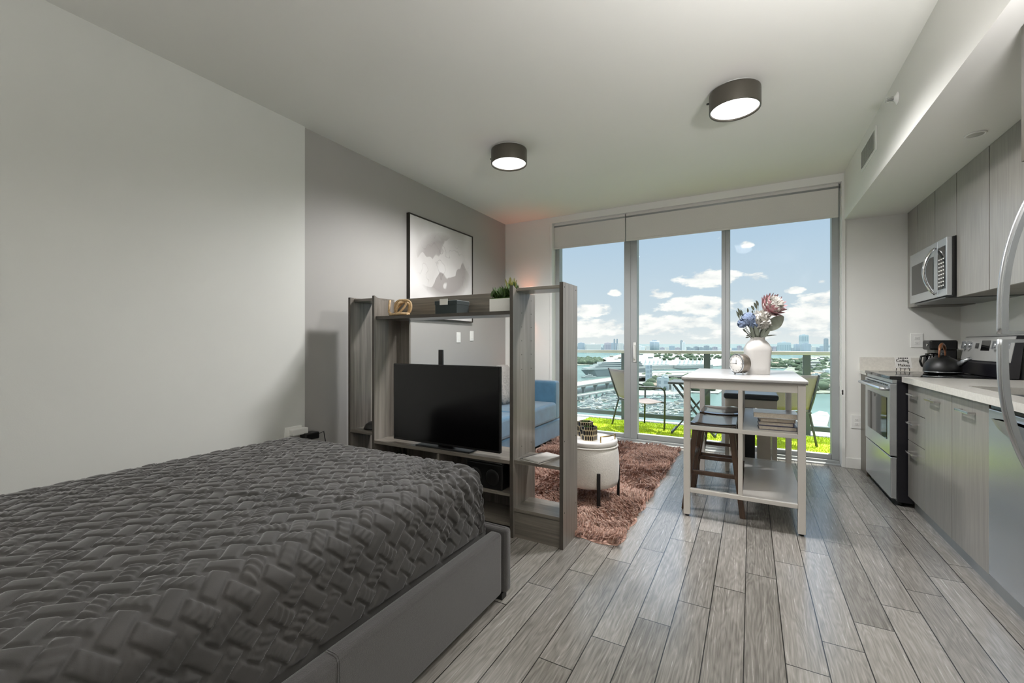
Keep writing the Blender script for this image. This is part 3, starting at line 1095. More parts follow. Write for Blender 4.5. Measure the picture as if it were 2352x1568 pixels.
def fill_uplighter(x, y, label, watts):
    t = thing('fill_lamp', label, 'lamp', (x, y, 0))
    MB().lathe([(0.14, 0.0), (0.14, 0.02), (0.03, 0.03), (0.014, 0.04), (0.014, 1.66), (0.03, 1.68)], (x, y, 0), 32).build('stand', M['black_metal'], t)
    MB().lathe([(0.03, 1.68), (0.12, 1.72), (0.19, 1.79), (0.20, 1.82), (0.19, 1.82), (0.11, 1.74), (0.02, 1.71)], (x, y, 0), 40).build('bowl_shade', M['lamp_shell'], t)
    ld = bpy.data.lights.new('fill_bulb', 'AREA')
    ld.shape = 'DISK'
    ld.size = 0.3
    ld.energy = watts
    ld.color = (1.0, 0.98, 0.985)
    lo = bpy.data.objects.new('fill_bulb', ld)
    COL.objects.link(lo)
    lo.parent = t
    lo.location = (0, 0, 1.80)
    lo.rotation_euler = (PI, 0, 0)
    return t


fill_uplighter(0.75, -1.7, 'black fill lamp added unseen behind the camera on the kitchen side', 30.0)
fill_uplighter(0.70, 1.10, 'black fill lamp added unseen beside the refrigerator', 62.0)
fill_uplighter(-2.25, -1.5, 'black fill lamp added unseen behind the camera on the bed side', 22.0)

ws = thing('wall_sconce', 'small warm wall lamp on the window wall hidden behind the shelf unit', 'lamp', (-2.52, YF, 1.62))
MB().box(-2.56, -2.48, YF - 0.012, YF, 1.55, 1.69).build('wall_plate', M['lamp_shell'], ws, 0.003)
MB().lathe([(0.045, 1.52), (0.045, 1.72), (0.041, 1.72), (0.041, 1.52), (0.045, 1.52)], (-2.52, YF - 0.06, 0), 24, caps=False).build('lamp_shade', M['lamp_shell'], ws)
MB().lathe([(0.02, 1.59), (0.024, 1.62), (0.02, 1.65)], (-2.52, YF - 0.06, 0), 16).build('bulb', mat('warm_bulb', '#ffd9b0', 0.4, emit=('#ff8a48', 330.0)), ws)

# vent, sprinkler, detector on the soffit
vt = thing('air_vent', 'white air vent grille on the side of the ceiling soffit', 'vent', (0.755, 4.15, 2.55))
MB().box(0.748, 0.7545, 3.80, 4.26, 2.475, 2.645).build('frame', M['trim'], vt, 0.003)
sm = MB()
for k in range(16):
    y = 3.845 + k * 0.025
    sm.hexa([(0.744, y, 2.50), (0.750, y + 0.014, 2.50), (0.750, y + 0.018, 2.50), (0.744, y + 0.004, 2.50)], [(0.744, y, 2.62), (0.750, y + 0.014, 2.62), (0.750, y + 0.018, 2.62), (0.744, y + 0.004, 2.62)])
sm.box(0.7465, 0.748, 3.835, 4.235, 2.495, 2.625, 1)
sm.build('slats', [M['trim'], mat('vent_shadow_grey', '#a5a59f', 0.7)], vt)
sp = thing('sprinkler', 'small white fire sprinkler on the soffit side wall', 'sprinkler', (0.755, 3.32, 2.60))
MB().lathe([(0.036, -0.002), (0.034, -0.006), (0.02, -0.012), (0.014, -0.02)], (0.755, 3.32, 2.59), 24, axis='X').build('cover_plate', M['trim'], sp)
MB().lathe([(0.008, -0.018), (0.008, -0.05), (0.013, -0.052), (0.013, -0.055)], (0.755, 3.32, 2.59), 12, axis='X').tube([(0.735, 3.32, 2.605), (0.705, 3.32, 2.603)], 0.002, 6).tube([(0.735, 3.32, 2.575), (0.705, 3.32, 2.577)], 0.002, 6).build('nozzle', M['chrome'], sp)
dl = thing('recessed_downlight', 'round recessed downlight in the underside of the soffit', 'light', (1.07, 3.28, 2.288))
MB().lathe([(0.045, 2.2875), (0.043, 2.283), (0.036, 2.281), (0.034, 2.2875)], (1.07, 3.28, 0), 32).build('trim_ring', M['trim'], dl)
MB().lathe([(0.034, 2.2872), (0.033, 2.2835), (0.001, 2.283)], (1.07, 3.28, 0), 24).build('lens', mat('unlit_lens', '#b5b4ae', 0.4), dl)

# ------------------------------------------------------------------ framed picture, switches, outlets
pw = XL - 0.015


def painting_material():
    m, n, b = mat_base('abstract_painting')
    co = n.coords('Object', (1, 1, 1))
    big = n.noise(co, 2.1, 2, 0.4)
    v = n.new('ShaderNodeTexVoronoi', feature='SMOOTH_F1')
    v.inputs['Scale'].default_value = 3.4
    v.inputs['Smoothness'].default_value = 0.25
    wv = n.new('ShaderNodeVectorMath', operation='ADD')
    n.link(co, wv.inputs[0])
    nn = n.new('ShaderNodeTexNoise')
    nn.inputs['Scale'].default_value = 2.5
    n.link(co, nn.inputs['Vector'])
    n.link(nn.outputs['Color'], wv.inputs[1])
    n.link(wv.outputs[0], v.inputs['Vector'])
    cell = n.new('ShaderNodeSeparateColor')
    n.link(v.outputs['Color'], cell.inputs[0])
    sp_ = n.new('ShaderNodeSeparateXYZ')
    n.link(co, sp_.inputs[0])
    # strongest in a band across the middle of the canvas
    dy_ = n.math('DIVIDE', n.math('SUBTRACT', sp_.outputs[1], 0.02), 0.48)
    dz_ = n.math('DIVIDE', n.math('SUBTRACT', sp_.outputs[2], 0.56), 0.36)
    mid = n.math('SUBTRACT', 1.0, n.math('ADD', n.math('MULTIPLY', dy_, dy_), n.math('MULTIPLY', dz_, dz_)), clamp=True)
    shape = n.math('MULTIPLY', n.math('MULTIPLY', n.math('SUBTRACT', cell.outputs[0], 0.42), 4.0, clamp=True), n.math('MULTIPLY', mid, 2.2, clamp=True))
    edge = n.math('ABSOLUTE', n.math('SUBTRACT', n.noise(co, 4.2, 2, 0.5), 0.52))
    line = n.math('MULTIPLY', n.math('SUBTRACT', 1.0, n.math('MULTIPLY', edge, 90.0), clamp=True), n.math('MULTIPLY', mid, 1.2, clamp=True))
    base = n.ramp(big, [(0.35, lin('#b9b6b3')), (0.6, lin('#d3d1cf'))])
    c1 = n.mix(n.math('MULTIPLY', shape, 0.85), base, lin('#8d8784'))
    c2 = n.mix(n.math('MULTIPLY', line, 0.55), c1, lin('#6f6a67'))
    n.link(c2, b.inputs['Base Color'])
    b.inputs['Roughness'].default_value = 0.6
    n.link(n.bump(n.noise(co, 60, 3), 0.2, 0.002), b.inputs['Normal'])
    return m


pf = thing('framed_painting', 'large square abstract grey painting in a thin dark frame on the grey wall', 'picture', (pw, 3.645, 1.39))
y0, y1, z0, z1 = 3.11, 4.18, 1.39, 2.39
MB().box(pw + 0.006, pw + 0.028, y0 + 0.012, y1 - 0.012, z0 + 0.012, z1 - 0.012).build('canvas', painting_material(), pf)
MB().box(pw, pw + 0.036, y0, y0 + 0.010, z0, z1).box(pw, pw + 0.036, y1 - 0.010, y1, z0, z1).box(pw, pw + 0.036, y0 + 0.010, y1 - 0.010, z0, z0 + 0.010).box(pw, pw + 0.036, y0 + 0.010, y1 - 0.010, z1 - 0.010, z1).build('frame', mat('dark_bronze_frame', '#2c2822', 0.4, 0.2), pf)

for (y, z, lb) in ((3.94, 1.215, 'white light switch plate on the grey wall, the nearer of the pair'), (4.20, 1.235, 'white light switch plate on the grey wall, the one nearer the window')):
    s = thing('light_switch', lb, 'switch', (pw, y, z), 0, 'switches under the painting')
    MB().box(pw, pw + 0.007, y - 0.037, y + 0.037, z - 0.058, z + 0.058).build('wall_plate', M['trim'], s, 0.003)
    MB().box(pw + 0.007, pw + 0.011, y - 0.017, y + 0.017, z - 0.033, z + 0.033).build('rocker', M['trim'], s, 0.002)


def outlet(x, z, label):
    o = thing('wall_outlet', label, 'outlet', (x, YF, z))
    MB().box(x - 0.042, x + 0.042, YF - 0.007, YF, z - 0.062, z + 0.062).build('wall_plate', M['trim'], o, 0.003)
    for s in (-1, 1):
        c = z + s * 0.02
        MB().box(x - 0.017, x + 0.017, YF - 0.0095, YF - 0.007, c - 0.014, c + 0.014).build('socket', M['trim'], o, 0.002)
        MB().box(x - 0.008, x - 0.006, YF - 0.0100, YF - 0.0094, c - 0.004, c + 0.006).box(x + 0.006, x + 0.008, YF - 0.0100, YF - 0.0094, c - 0.004, c + 0.006).box(x - 0.002, x + 0.002, YF - 0.0100, YF - 0.0094, c - 0.010, c - 0.006).build('slots', M['black'], o)


outlet(1.262, 1.175, 'white double wall outlet above the backsplash beside the coffee maker')
outlet(0.848, 0.43, 'white double wall outlet low on the narrow wall beside the range')

# outlet with plugs at the wall corner behind the bed
pl = thing('wall_outlet', 'white wall outlet with a black plug behind the far bed corner', 'outlet', (XL, 1.93, 0.5))
MB().box(XL, XL + 0.008, 1.87, 2.00, 0.44, 0.56).build('wall_plate', M['trim'], pl, 0.003)
MB().box(XL + 0.008, XL + 0.055, 1.90, 2.02, 0.50, 0.545).build('white_plug', M['trim'], pl, 0.006)
ad = MB().box(XL + 0.01, XL + 0.085, 1.98, 2.09, 0.455, 0.505)
ad.build('black_adapter', M['black'], pl, 0.008)
MB().tube([(XL + 0.06, 2.08, 0.48), (XL + 0.09, 2.12, 0.50), (XL + 0.09, 2.14, 0.40), (XL + 0.06, 2.16, 0.06), (XL + 0.1, 2.2, 0.012)], 0.004, 6).build('cord', M['black'], pl)

# ------------------------------------------------------------------ bed
BX0, BX1, BYF, BYH = -2.49, -0.955, 1.725, -0.52
bed = thing('bed', 'bed with charcoal upholstered low frame under the quilted grey bedspread', 'bed', ((BX0 + BX1) / 2, 0.6, 0))


def soft_rail(name, x0, x1, y0, y1, z0, z1):
    return MB().box(x0, x1, y0, y1, z0, z1).build(name, M['bedframe'], bed, 0.018, 4)


soft_rail('side_rail', -1.035, -0.972, BYH, 1.672, 0.028, 0.305)
MB().tube([(-0.9716, 0.79, 0.032), (-0.9716, 0.79, 0.288), (-0.978, 0.79, 0.3015), (-0.99, 0.79, 0.3055), (-1.02, 0.79, 0.3055)], 0.0022, 6).tube([(-0.9716, 0.797, 0.032), (-0.9716, 0.797, 0.288), (-0.978, 0.797, 0.3015), (-0.99, 0.797, 0.3055), (-1.02, 0.797, 0.3055)], 0.0014, 6).build('seam', M['bedframe'], bed)
soft_rail('side_rail', BX0 + 0.017, BX0 + 0.08, BYH, 1.672, 0.028, 0.305)
soft_rail('footboard', BX0, BX1, 1.674, BYF, 0.028, 0.315)
MB().tube([(BX1 - 0.004, 1.700, 0.05), (BX1 - 0.004, 1.700, 0.298), (BX1 - 0.02, 1.700, 0.314), (BX0 + 0.02, 1.700, 0.314)], 0.005, 6).build('piping', M['bedframe'], bed)
MB().box(BX0 + 0.08, -1.036, BYH, 1.673, 0.12, 0.205).build('platform', M['black'], bed)
for (x, y) in ((-1.0, 1.69), (BX0 + 0.05, 1.69), (-1.0, BYH + 0.05), (BX0 + 0.05, BYH + 0.05)):
    MB().box(x - 0.025, x + 0.025, y - 0.02, y + 0.02, 0.0, 0.03).build('foot', M['black'], bed)
MB().box(BX0, BX1, BYH - 0.06, BYH, 0.02, 1.1).build('headboard', M['bedframe'], bed, 0.02, 3)


def spread_mesh():
    """quilted cloth: a rounded box wrapped by a flat sheet, with an over-under strip relief"""
    x0, x1, ya, yb = -2.42, -1.045, BYH + 0.02, 1.655
    r, ztop, zbot = 0.085, 0.598, 0.215
    step = 0.0038
    skirt = r * PI / 2 - r + (ztop - r - zbot)
    us = np.arange(x0 - skirt, x1 + skirt + step, step)
    vs = np.arange(ya, yb + skirt + step, step)
    U, V = np.meshgrid(us, vs)
    qx = np.clip(U, x0 + r, x1 - r)
    qy = np.clip(V, ya - 5, yb - r)
    ddx, ddy = U - qx, V - qy
    d = np.hypot(ddx, ddy)
    dd = np.where(d < 1e-9, 1, d)
    nx, ny = ddx / dd, ddy / dd
    arc = r * PI / 2
    th = np.clip(d, 0, arc) / r
    px = qx + nx * r * np.sin(th)
    py = qy + ny * r * np.sin(th)
    pz = ztop - r * (1 - np.cos(th)) - np.clip(d - arc, 0, None)
    drop = np.clip(d - arc, 0, None)
    px += nx * drop * 0.06
    py += ny * drop * 0.03
    NX, NY, NZ = nx * np.sin(th), ny * np.sin(th), np.cos(th)
    # crown and soft waves
    cxm, hwm = (x0 + x1) / 2, (x1 - x0) / 2
    pz += 0.022 * np.clip(1 - ((px - cxm) / hwm) ** 2, 0, 1) * np.clip((yb + 0.05 - py) / 0.5, 0, 1) * (th < 1.2)
    # strips at 45 degrees
    P, W = 0.0640, 0.0430
    A = (U + V) / math.sqrt(2) + 0.0035 * np.sin(U * 9 + 1) + 0.003 * np.sin(V * 14)
    B = (V - U) / math.sqrt(2) + 0.0035 * np.sin(V * 8 + 2) + 0.003 * np.sin(U * 12)
    h = np.zeros_like(U)

    def bumpf(a, b, la, lb):
        ea = np.clip((la - np.abs(a)) / 0.0058, 0, 1)
        eb = np.clip((lb - np.abs(b)) / 0.0065, 0, 1)
        crown = (1 - (a / la) ** 2) * (1 - (b / lb) ** 2)
        e = np.minimum(ea, eb)
        return e * e * (3 - 2 * e) * (0.72 + 0.28 * np.clip(crown, 0, 1))

    rs = np.random.RandomState(5)
    pk = rs.rand(400, 400)
    for da in (-1, 0, 1):
        for db in (-1, 0, 1):
            ia = np.round(A / P).astype(int) + da
            ib = np.round(B / P).astype(int) + db
            a, b = A - ia * P, B - ib * P
            par = ((ia + ib) % 2) == 0
            L = P - W / 2 - 0.002
            f1 = bumpf(a, b, W / 2, L)
            f2 = bumpf(a, b, L, W / 2)
            q = pk[ia % 400, ib % 400]
            ph = q * 6.28
            # puckers across each strip
            w1 = 1 + 0.17 * np.sin(b * 310 + ph + 2.6 * np.sin(a * 70 + ph * 2)) * np.clip(q * 2.2 - 0.5, 0, 1.6)
            w2 = 1 + 0.17 * np.sin(a * 310 + ph + 2.6 * np.sin(b * 70 + ph * 2)) * np.clip(q * 2.2 - 0.5, 0, 1.6)
            hh = np.where(par, f1 * w1, f2 * w2)
            h = np.maximum(h, hh)
    waf = 0.04 * (np.sin(A * 700) * np.sin(B * 700))
    h = np.where(h <= 0.001, waf, h)
    amp = 0.0082
    # gathered folds at the foot corner and along the skirts, and two long creases across the top
    cor = np.clip(1 - np.hypot(U - (x1 - 0.02), V - (yb - 0.02)) / 0.42, 0, 1)
    ang = np.arctan2(V - yb + 0.25, U - x1 + 0.25)
    fold = cor * 0.0075 * np.sin(ang * 34 + 3 * np.sin(d * 14))
    fold += np.clip(drop / 0.2, 0, 1) * 0.006 * np.sin((np.where(np.abs(nx) > np.abs(ny), V, U)) * 26 + 2 * np.sin(U * 7 + V * 5))
    for (cx0, cy0, cx1, cy1, am) in ((-2.3, 0.55, -1.0, 1.12, 0.010), (-2.2, 1.25, -1.05, 1.42, 0.006)):
        tt = ((U - cx0) * (cx1 - cx0) + (V - cy0) * (cy1 - cy0)) / ((cx1 - cx0) ** 2 + (cy1 - cy0) ** 2)
        ln = math.hypot(cx1 - cx0, cy1 - cy0)
        dist = ((U - cx0) * (cy1 - cy0) - (V - cy0) * (cx1 - cx0)) / ln + 0.008 * np.sin(tt * 40)
        fold += am * np.exp(-(dist / 0.014) ** 2) * (np.sin(np.clip(tt, 0, 1) * PI) ** 0.5) * (0.6 + 0.4 * np.sin(tt * 55))
    k = amp * h + fold
    px, py, pz = px + NX * k, py + NY * k, pz + NZ * k
    pz = np.maximum(pz, zbot)
    px = np.clip(px, BX0 + 0.085, -1.030 + 0.0)
    px = np.where(pz > 0.32, px, np.minimum(px, -1.037))
    nv, nu = U.shape
    co = np.stack([px, py, pz], -1).reshape(-1, 3)
    idx = np.arange(nu * nv).reshape(nv, nu)
    fa = np.stack([idx[:-1, :-1], idx[:-1, 1:], idx[1:, 1:], idx[1:, :-1]], -1).reshape(-1, 4)
    # leave out the sheet corners that would pile up at the bottom
    dmax = arc + (ztop - r - zbot) + 0.03
    keep = (d.reshape(-1)[fa] < dmax).all(1)
    fa = fa[keep]
    usedv = np.unique(fa)
    remap = -np.ones(len(co), int)
    remap[usedv] = np.arange(len(usedv))
    return co[usedv], remap[fa]


def spread_material():
    m, n, b = mat_base('charcoal_quilted_cotton')
    f = n.noise(n.coords('Object'), 5.0, 4)
    n.link(n.ramp(f, [(0.3, lin('#2d2c2a')), (0.7, lin('#393735'))]), b.inputs['Base Color'])
    b.inputs['Roughness'].default_value = 0.72
    b.inputs['Sheen Weight'].default_value = 0.5
    b.inputs['Sheen Roughness'].default_value = 0.35
    n.link(n.bump(n.noise(n.coords('Object'), 700, 2), 0.25, 0.001), b.inputs['Normal'])
    return m


co, fa = spread_mesh()
sme = bpy.data.meshes.new('bedspread')
sme.vertices.add(len(co))
sme.vertices.foreach_set('co', co.ravel())
sme.loops.add(fa.size)
sme.loops.foreach_set('vertex_index', fa.ravel())
sme.polygons.add(len(fa))
sme.polygons.foreach_set('loop_start', np.arange(0, fa.size, 4))
sme.polygons.foreach_set('loop_total', np.full(len(fa), 4))
sme.polygons.foreach_set('use_smooth', np.ones(len(fa), bool))
sme.update(calc_edges=True)
sme.materials.append(spread_material())
so = bpy.data.objects.new('bedspread', sme)
COL.objects.link(so)
tag(recenter(so, (-1.73, 0.6, 0.215)), 'charcoal grey quilted bedspread with woven strip pattern covering the bed', 'bedspread')

# ------------------------------------------------------------------ room divider shelf unit
sh = thing('shelf_unit', 'grey driftwood room divider shelf unit with open towers on both sides', 'shelf', (-1.78, 2.4, 0))
TH = 0.022
HT = 1.492
YFR, YBK = 2.235, 2.50
PX = {'ll': -2.635, 'l': -2.375, 'r': -1.240, 'rr': -0.925}


EDGE = mat('painted_edge_shade', '#4a453f', 0.45, var=0.08, vscale=30)  # front edges turned from the window: their shade put into the colour


def side_panel(x, y0, y1, notch=True):
    # front top corner is cut in a shallow curve on the two main panels
    z1 = HT
    if notch:
        poly = [(y0, 0), (y1, 0), (y1, z1 - 0.03), (y0 + 0.10, z1 - 0.03), (y0 + 0.06, z1 - 0.026), (y0 + 0.03, z1 - 0.012), (y0 + 0.005, z1), (y0, z1)]
    else:
        poly = [(y0, 0), (y1, 0), (y1, z1), (y0, z1)]
    mb = MB().prism(poly, 'X', x - TH / 2, x + TH / 2)
    mb.mi[-1] = 1          # painted shade on the front edge
    return mb


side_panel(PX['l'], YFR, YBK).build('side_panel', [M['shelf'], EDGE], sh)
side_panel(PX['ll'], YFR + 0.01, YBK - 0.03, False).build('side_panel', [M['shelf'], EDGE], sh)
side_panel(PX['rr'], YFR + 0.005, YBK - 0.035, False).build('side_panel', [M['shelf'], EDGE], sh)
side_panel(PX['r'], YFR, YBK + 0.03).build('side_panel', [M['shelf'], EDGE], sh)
# the screw holes of the two right panels
for x, ys, zs in ((PX['r'] + TH / 2, (2.345, 2.475), (1.42, 1.335, 1.25, 1.165, 1.08, 0.99, 0.52)), (PX['rr'] + TH / 2, (2.26, 2.44), (1.465, 0.60, 0.20))):
    hm_ = MB()
    for i, zz in enumerate(zs):
        for yy in ys:
            if x < -1.1 and i == 0 and yy < 2.4:
                continue
            hm_.lathe([(0.0035, 0.0), (0.0035, 0.0006)], (x, yy, zz), 8, axis='X')
    hm_.build('screw_holes', M['ink'], sh)
# main bay
ts = MB().box(PX['l'] + TH / 2, PX['r'] - TH / 2, YFR + 0.015, YBK - 0.02, 1.322, 1.344)
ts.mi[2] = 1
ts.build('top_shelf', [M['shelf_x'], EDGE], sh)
MB().box(PX['l'] + TH / 2, PX['r'] - TH / 2, YBK - 0.018, YBK, 1.322, HT - 0.005).build('back_board', M['shelf_x'], sh, 0.0015)
MB().box(PX['l'] + TH / 2, PX['l'] + 0.115, YBK - 0.018, YBK, 0.458, 1.321).build('back_strip', M['shelf'], sh)
MB().box(PX['l'] + TH / 2, PX['r'] - TH / 2, YFR - 0.005, YBK + 0.02, 0.434, 0.456).build('tv_shelf', M['shelf_x'], sh, 0.0015)
MB().box(PX['l'] + TH / 2, PX['r'] - TH / 2, YFR + 0.02, YBK, 0.055, 0.075).build('bottom_shelf', M['shelf_x'], sh, 0.0015)
MB().box(PX['l'] + TH / 2, PX['r'] - TH / 2, YBK, YBK + 0.012, 0.0, 0.433).build('back_panel', M['shelf'], sh)
MB().box(-1.815, -1.795, YFR + 0.02, YBK, 0.076, 0.433).build('divider', M['shelf'], sh)
MB().box(-1.794, PX['r'] - TH / 2, YFR + 0.04, YBK, 0.225, 0.243).build('middle_shelf', M['shelf_x'], sh, 0.0015)
# towers
for (a, b_, zs) in (('ll', 'l', (1.462, 0.486, 0.15)), ('r', 'rr', (1.462, 0.440, 0.155))):
    for z in zs:
        MB().box(PX[a] + TH / 2, PX[b_] - TH / 2, YFR + (0.045 if z > 1 else 0.01), YBK - 0.04, z, z + 0.02).build('tower_shelf', M['shelf_x'], sh, 0.0015)
    MB().box(PX[a] + TH / 2, PX[b_] - TH / 2, YFR + 0.02, YFR + 0.036, 0.0, 0.149).build('kickboard', M['shelf_x'], sh)

# television
tv = thing('television', 'black flat television standing on the room divider shelf', 'television', (-1.77, 2.29, 0.456))
MB().box(-2.205, -1.335, 2.262, 2.288, 0.478, 1.008).build('housing', M['black'], tv, 0.004)
MB().box(-2.197, -1.343, 2.2602, 2.2622, 0.494, 1.000).build('screen', M['screen'], tv)
MB().box(-2.0, -1.54, 2.288, 2.325, 0.52, 0.82).build('rear_cover', M['black'], tv, 0.01)
MB().box(-1.99, -1.55, 2.245, 2.40, 0.456, 0.466).build('stand_base', M['black'], tv, 0.003)
MB().box(-1.83, -1.71, 2.29, 2.32, 0.466, 0.56).build('stand_neck', M['black'], tv, 0.003)
MB().hexa([(-1.862, 2.33, 0.47), (-1.822, 2.33, 0.47), (-1.822, 2.345, 0.47), (-1.862, 2.345, 0.47)], [(-1.872, 2.345, 1.105), (-1.838, 2.345, 1.105), (-1.838, 2.358, 1.105), (-1.872, 2.358, 1.105)]).build('mount_post', M['black'], tv)

# things on the top shelf
ck = thing('wooden_knot', 'bleached wooden chain knot ornament at the left end of the top shelf', 'ornament', (-2.19, 2.33, 1.344))


def ring_tube(c, a, b_, wdt, hgt, r, power=0.7, n=28):
    a, b_ = Vector(a), Vector(b_)
    pts = []
    for k in range(n):
        t = 2 * PI * k / n
        ct, st = math.cos(t), math.sin(t)
        pts.append(Vector(c) + a * (wdt * math.copysign(abs(ct) ** power, ct)) + b_ * (hgt * math.copysign(abs(st) ** power, st)))
    return MB().tube(pts, r, 8, True)


ring_tube((-2.185, 2.335, 1.408), (0.96, 0.25, 0), (0.05, 0.0, 1), 0.064, 0.050, 0.0085).build('link', M['jute'], ck)
ring_tube((-2.200, 2.330, 1.405), (0.66, 0.25, 0.70), (-0.55, 0.5, 0.62), 0.055, 0.038, 0.0085).build('link', M['jute'], ck)
ring_tube((-2.195, 2.345, 1.400), (0.35, 0.90, 0), (0.30, -0.1, 0.95), 0.050, 0.046, 0.0085).build('link', M['jute'], ck)
ring_tube((-2.185, 2.300, 1.354), (0.95, -0.25, 0.02), (0.3, 0.9, 0.02), 0.085, 0.045, 0.0085).build('link', M['jute'], ck)
MB().tube([(-2.235, 2.275, 1.354), (-2.272, 2.285, 1.375), (-2.278, 2.295, 1.42), (-2.277, 2.30, 1.46)], 0.0085, 8).tube([(-2.262, 2.280, 1.356), (-2.2, 2.265, 1.354), (-2.085, 2.272, 1.355)], 0.0085, 8).build('link', M['jute'], ck)

bx = thing('storage_box', 'dark teal velvet box with a cream tag in the middle of the top shelf', 'box', (-1.77, 2.36, 1.344))
MB().box(-1.865, -1.685, 2.30, 2.44, 1.344, 1.425).build('box_body', M['teal'], bx, 0.004)
MB().box(-1.868, -1.682, 2.297, 2.443, 1.405, 1.434).build('lid', M['teal'], bx, 0.004)
MB().box(-1.82, -1.755, 2.293, 2.296, 1.405, 1.445).build('tag', M['paper'], bx)

pb = thing('planter', 'white rectangular planter of green leaves at the right end of the top shelf', 'planter', (-1.335, 2.34, 1.344))
MB().box(-1.425, -1.256, 2.285, 2.40, 1.344, 1.425).build('trough', M['trim'], pb, 0.003)
pm = MB().box(-1.42, -1.261, 2.29, 2.395, 1.42, 1.43)
rp = random.Random(2)
for k in range(170):
    x, y = rp.uniform(-1.42, -1.262), rp.uniform(2.29, 2.395)
    hgt = rp.uniform(0.03, 0.085) * (1.2 if x > -1.32 else 0.85)
    tip = (x + rp.uniform(-0.025, 0.02), y + rp.uniform(-0.03, 0.03), 1.43 + hgt)
    pm.leaf((x, y, 1.42 + hgt * 0.35), tip, 0.018, (rp.uniform(-1, 1), rp.uniform(-1, 1), 0.4), k=3)
for k in range(14):
    x = rp.uniform(-1.31, -1.265)
    pm.leaf((x, 2.34, 1.43), (x + rp.uniform(-0.05, 0.03), 2.34 + rp.uniform(-0.04, 0.02), 1.43 + rp.uniform(0.09, 0.135)), 0.014, (0.3, -1, 0.2), k=4, sag=0.1, m=1)
pm.build('foliage', [M['green'], mat('yellow_green_leaf', '#8f8c48', 0.55, var=0.3, vscale=60)], pb)

# things in the lower part of the unit
fp = thing('trailing_plant', 'dim dark green plant in the low compartment left of the television', 'plant', (-2.23, 2.36, 0.075))
MB().lathe([(0.05, 0.075), (0.065, 0.16), (0.06, 0.165), (0.055, 0.15)], (-2.23, 2.36, 0), 20).build('pot', M['black'], fp)
fm = MB()
for k in range(60):
    a = rp.uniform(0, 2 * PI)
    r_ = rp.uniform(0.03, 0.11)
    base = (-2.23 + 0.03 * math.cos(a), 2.36 + 0.03 * math.sin(a), 0.165)
    fm.leaf(base, (-2.23 + r_ * math.cos(a), 2.36 + r_ * 0.9 * math.sin(a), 0.165 + rp.uniform(0.09, 0.235)), 0.02, (math.cos(a), math.sin(a), 0.6), k=3, sag=0.15)
fm.build('foliage', M['dark_green'], fp)
sb = thing('speaker_box', 'black speaker box on the low shelf right of the bed corner', 'speaker', (-1.42, 2.38, 0.243))
MB().box(-1.60, -1.33, 2.285, 2.46, 0.243, 0.405).build('cabinet', M['black'], sb, 0.012, 3)
for x in (-1.53, -1.40):
    MB().lathe([(0.05, 2.284), (0.046, 2.279), (0.02, 2.283), (0.002, 2.281)], (x, 0, 0.32), 24, axis='Y').build('driver_ring', M['black_metal'], sb)
MB().tube([(-1.60, 2.30, 0.40), (-1.60, 2.275, 0.415), (-1.33, 2.275, 0.415), (-1.33, 2.30, 0.40)], 0.005, 6).build('carry_handle', M['steel_dark'], sb)
dm = thing('dark_bowl', 'dark upturned bowl on the left tower shelf beside the grey wall', 'bowl', (-2.50, 2.37, 0.506))
MB().lathe([(0.075, 0.506), (0.072, 0.515), (0.06, 0.54), (0.035, 0.556), (0.012, 0.561), (0.01, 0.568), (0.001, 0.57)], (-2.50, 2.36, 0), 28).build('bowl_shell', M['black'], dm)

# magazines on the right tower shelf
for k, (w_, z_, rz_, lb) in enumerate(((0.15, 0.460, -0.25, 'closed magazine lying lowest on the right tower shelf'), (0.12, 0.4665, -0.32, 'thin pale leaflet lying on the magazine on the tower shelf'))):
    mg = thing('magazine', lb, 'magazine', (-1.10 + 0.012 * k, 2.345, z_), rz_, None, True)
    MB().box(-w_ / 2, w_ / 2, -0.10, 0.10, 0.0, 0.006).build('pages', M['paper'], mg, world=False)
    MB().box(-w_ / 2 - 0.002, w_ / 2, -0.102, 0.102, 0.0058, 0.0066).box(-w_ / 2 - 0.002, -w_ / 2, -0.102, 0.102, 0, 0.0066).build('cover', mat('magazine_cover_%s' % 'ab'[k], ('#3b3936', '#b9b6b0')[k], 0.3), mg, world=False)

# ------------------------------------------------------------------ sofa
velvet = mat('blue_velvet', '#3f6b86', 0.6, var=0.22, vscale=7, bump=(25, 0.08), sheen=0.6)
sf = thing('sofa', 'blue velvet sofa against the grey wall behind the shelf unit', 'sofa', (-2.42, 3.75, 0))
SX0, SX1, SY0, SY1 = -2.85, -2.005, 2.78, 4.86
MB().box(SX0, SX1 - 0.01, SY0, SY1, 0.035, 0.245).build('base', velvet, sf, 0.015, 3)
MB().box(SX0 + 0.2, SX1, SY0 + 0.13, (SY0 + SY1) / 2 - 0.003, 0.25, 0.455).build('seat_cushion', velvet, sf, 0.035, 4)
MB().box(SX0 + 0.2, SX1, (SY0 + SY1) / 2 + 0.003, SY1 - 0.14, 0.25, 0.455).build('seat_cushion', velvet, sf, 0.035, 4)
MB().box(SX0, SX0 + 0.2, SY0, SY1, 0.245, 0.80).build('backrest', velvet, sf, 0.04, 4)
MB().box(SX0 + 0.2, SX1 - 0.02, SY1 - 0.135, SY1, 0.245, 0.70).build('armrest', velvet, sf, 0.03, 4)
MB().box(SX0 + 0.2, SX1 - 0.02, SY0, SY0 + 0.125, 0.245, 0.66).build('armrest', velvet, sf, 0.03, 4)
for (x, y) in ((SX0 + 0.06, SY0 + 0.06), (SX1 - 0.08, SY0 + 0.06), (SX0 + 0.06, SY1 - 0.06), (SX1 - 0.08, SY1 - 0.06)):
    MB().box(x - 0.025, x + 0.025, y - 0.025, y + 0.025, 0.0, 0.036).build('foot', M['black'], sf)
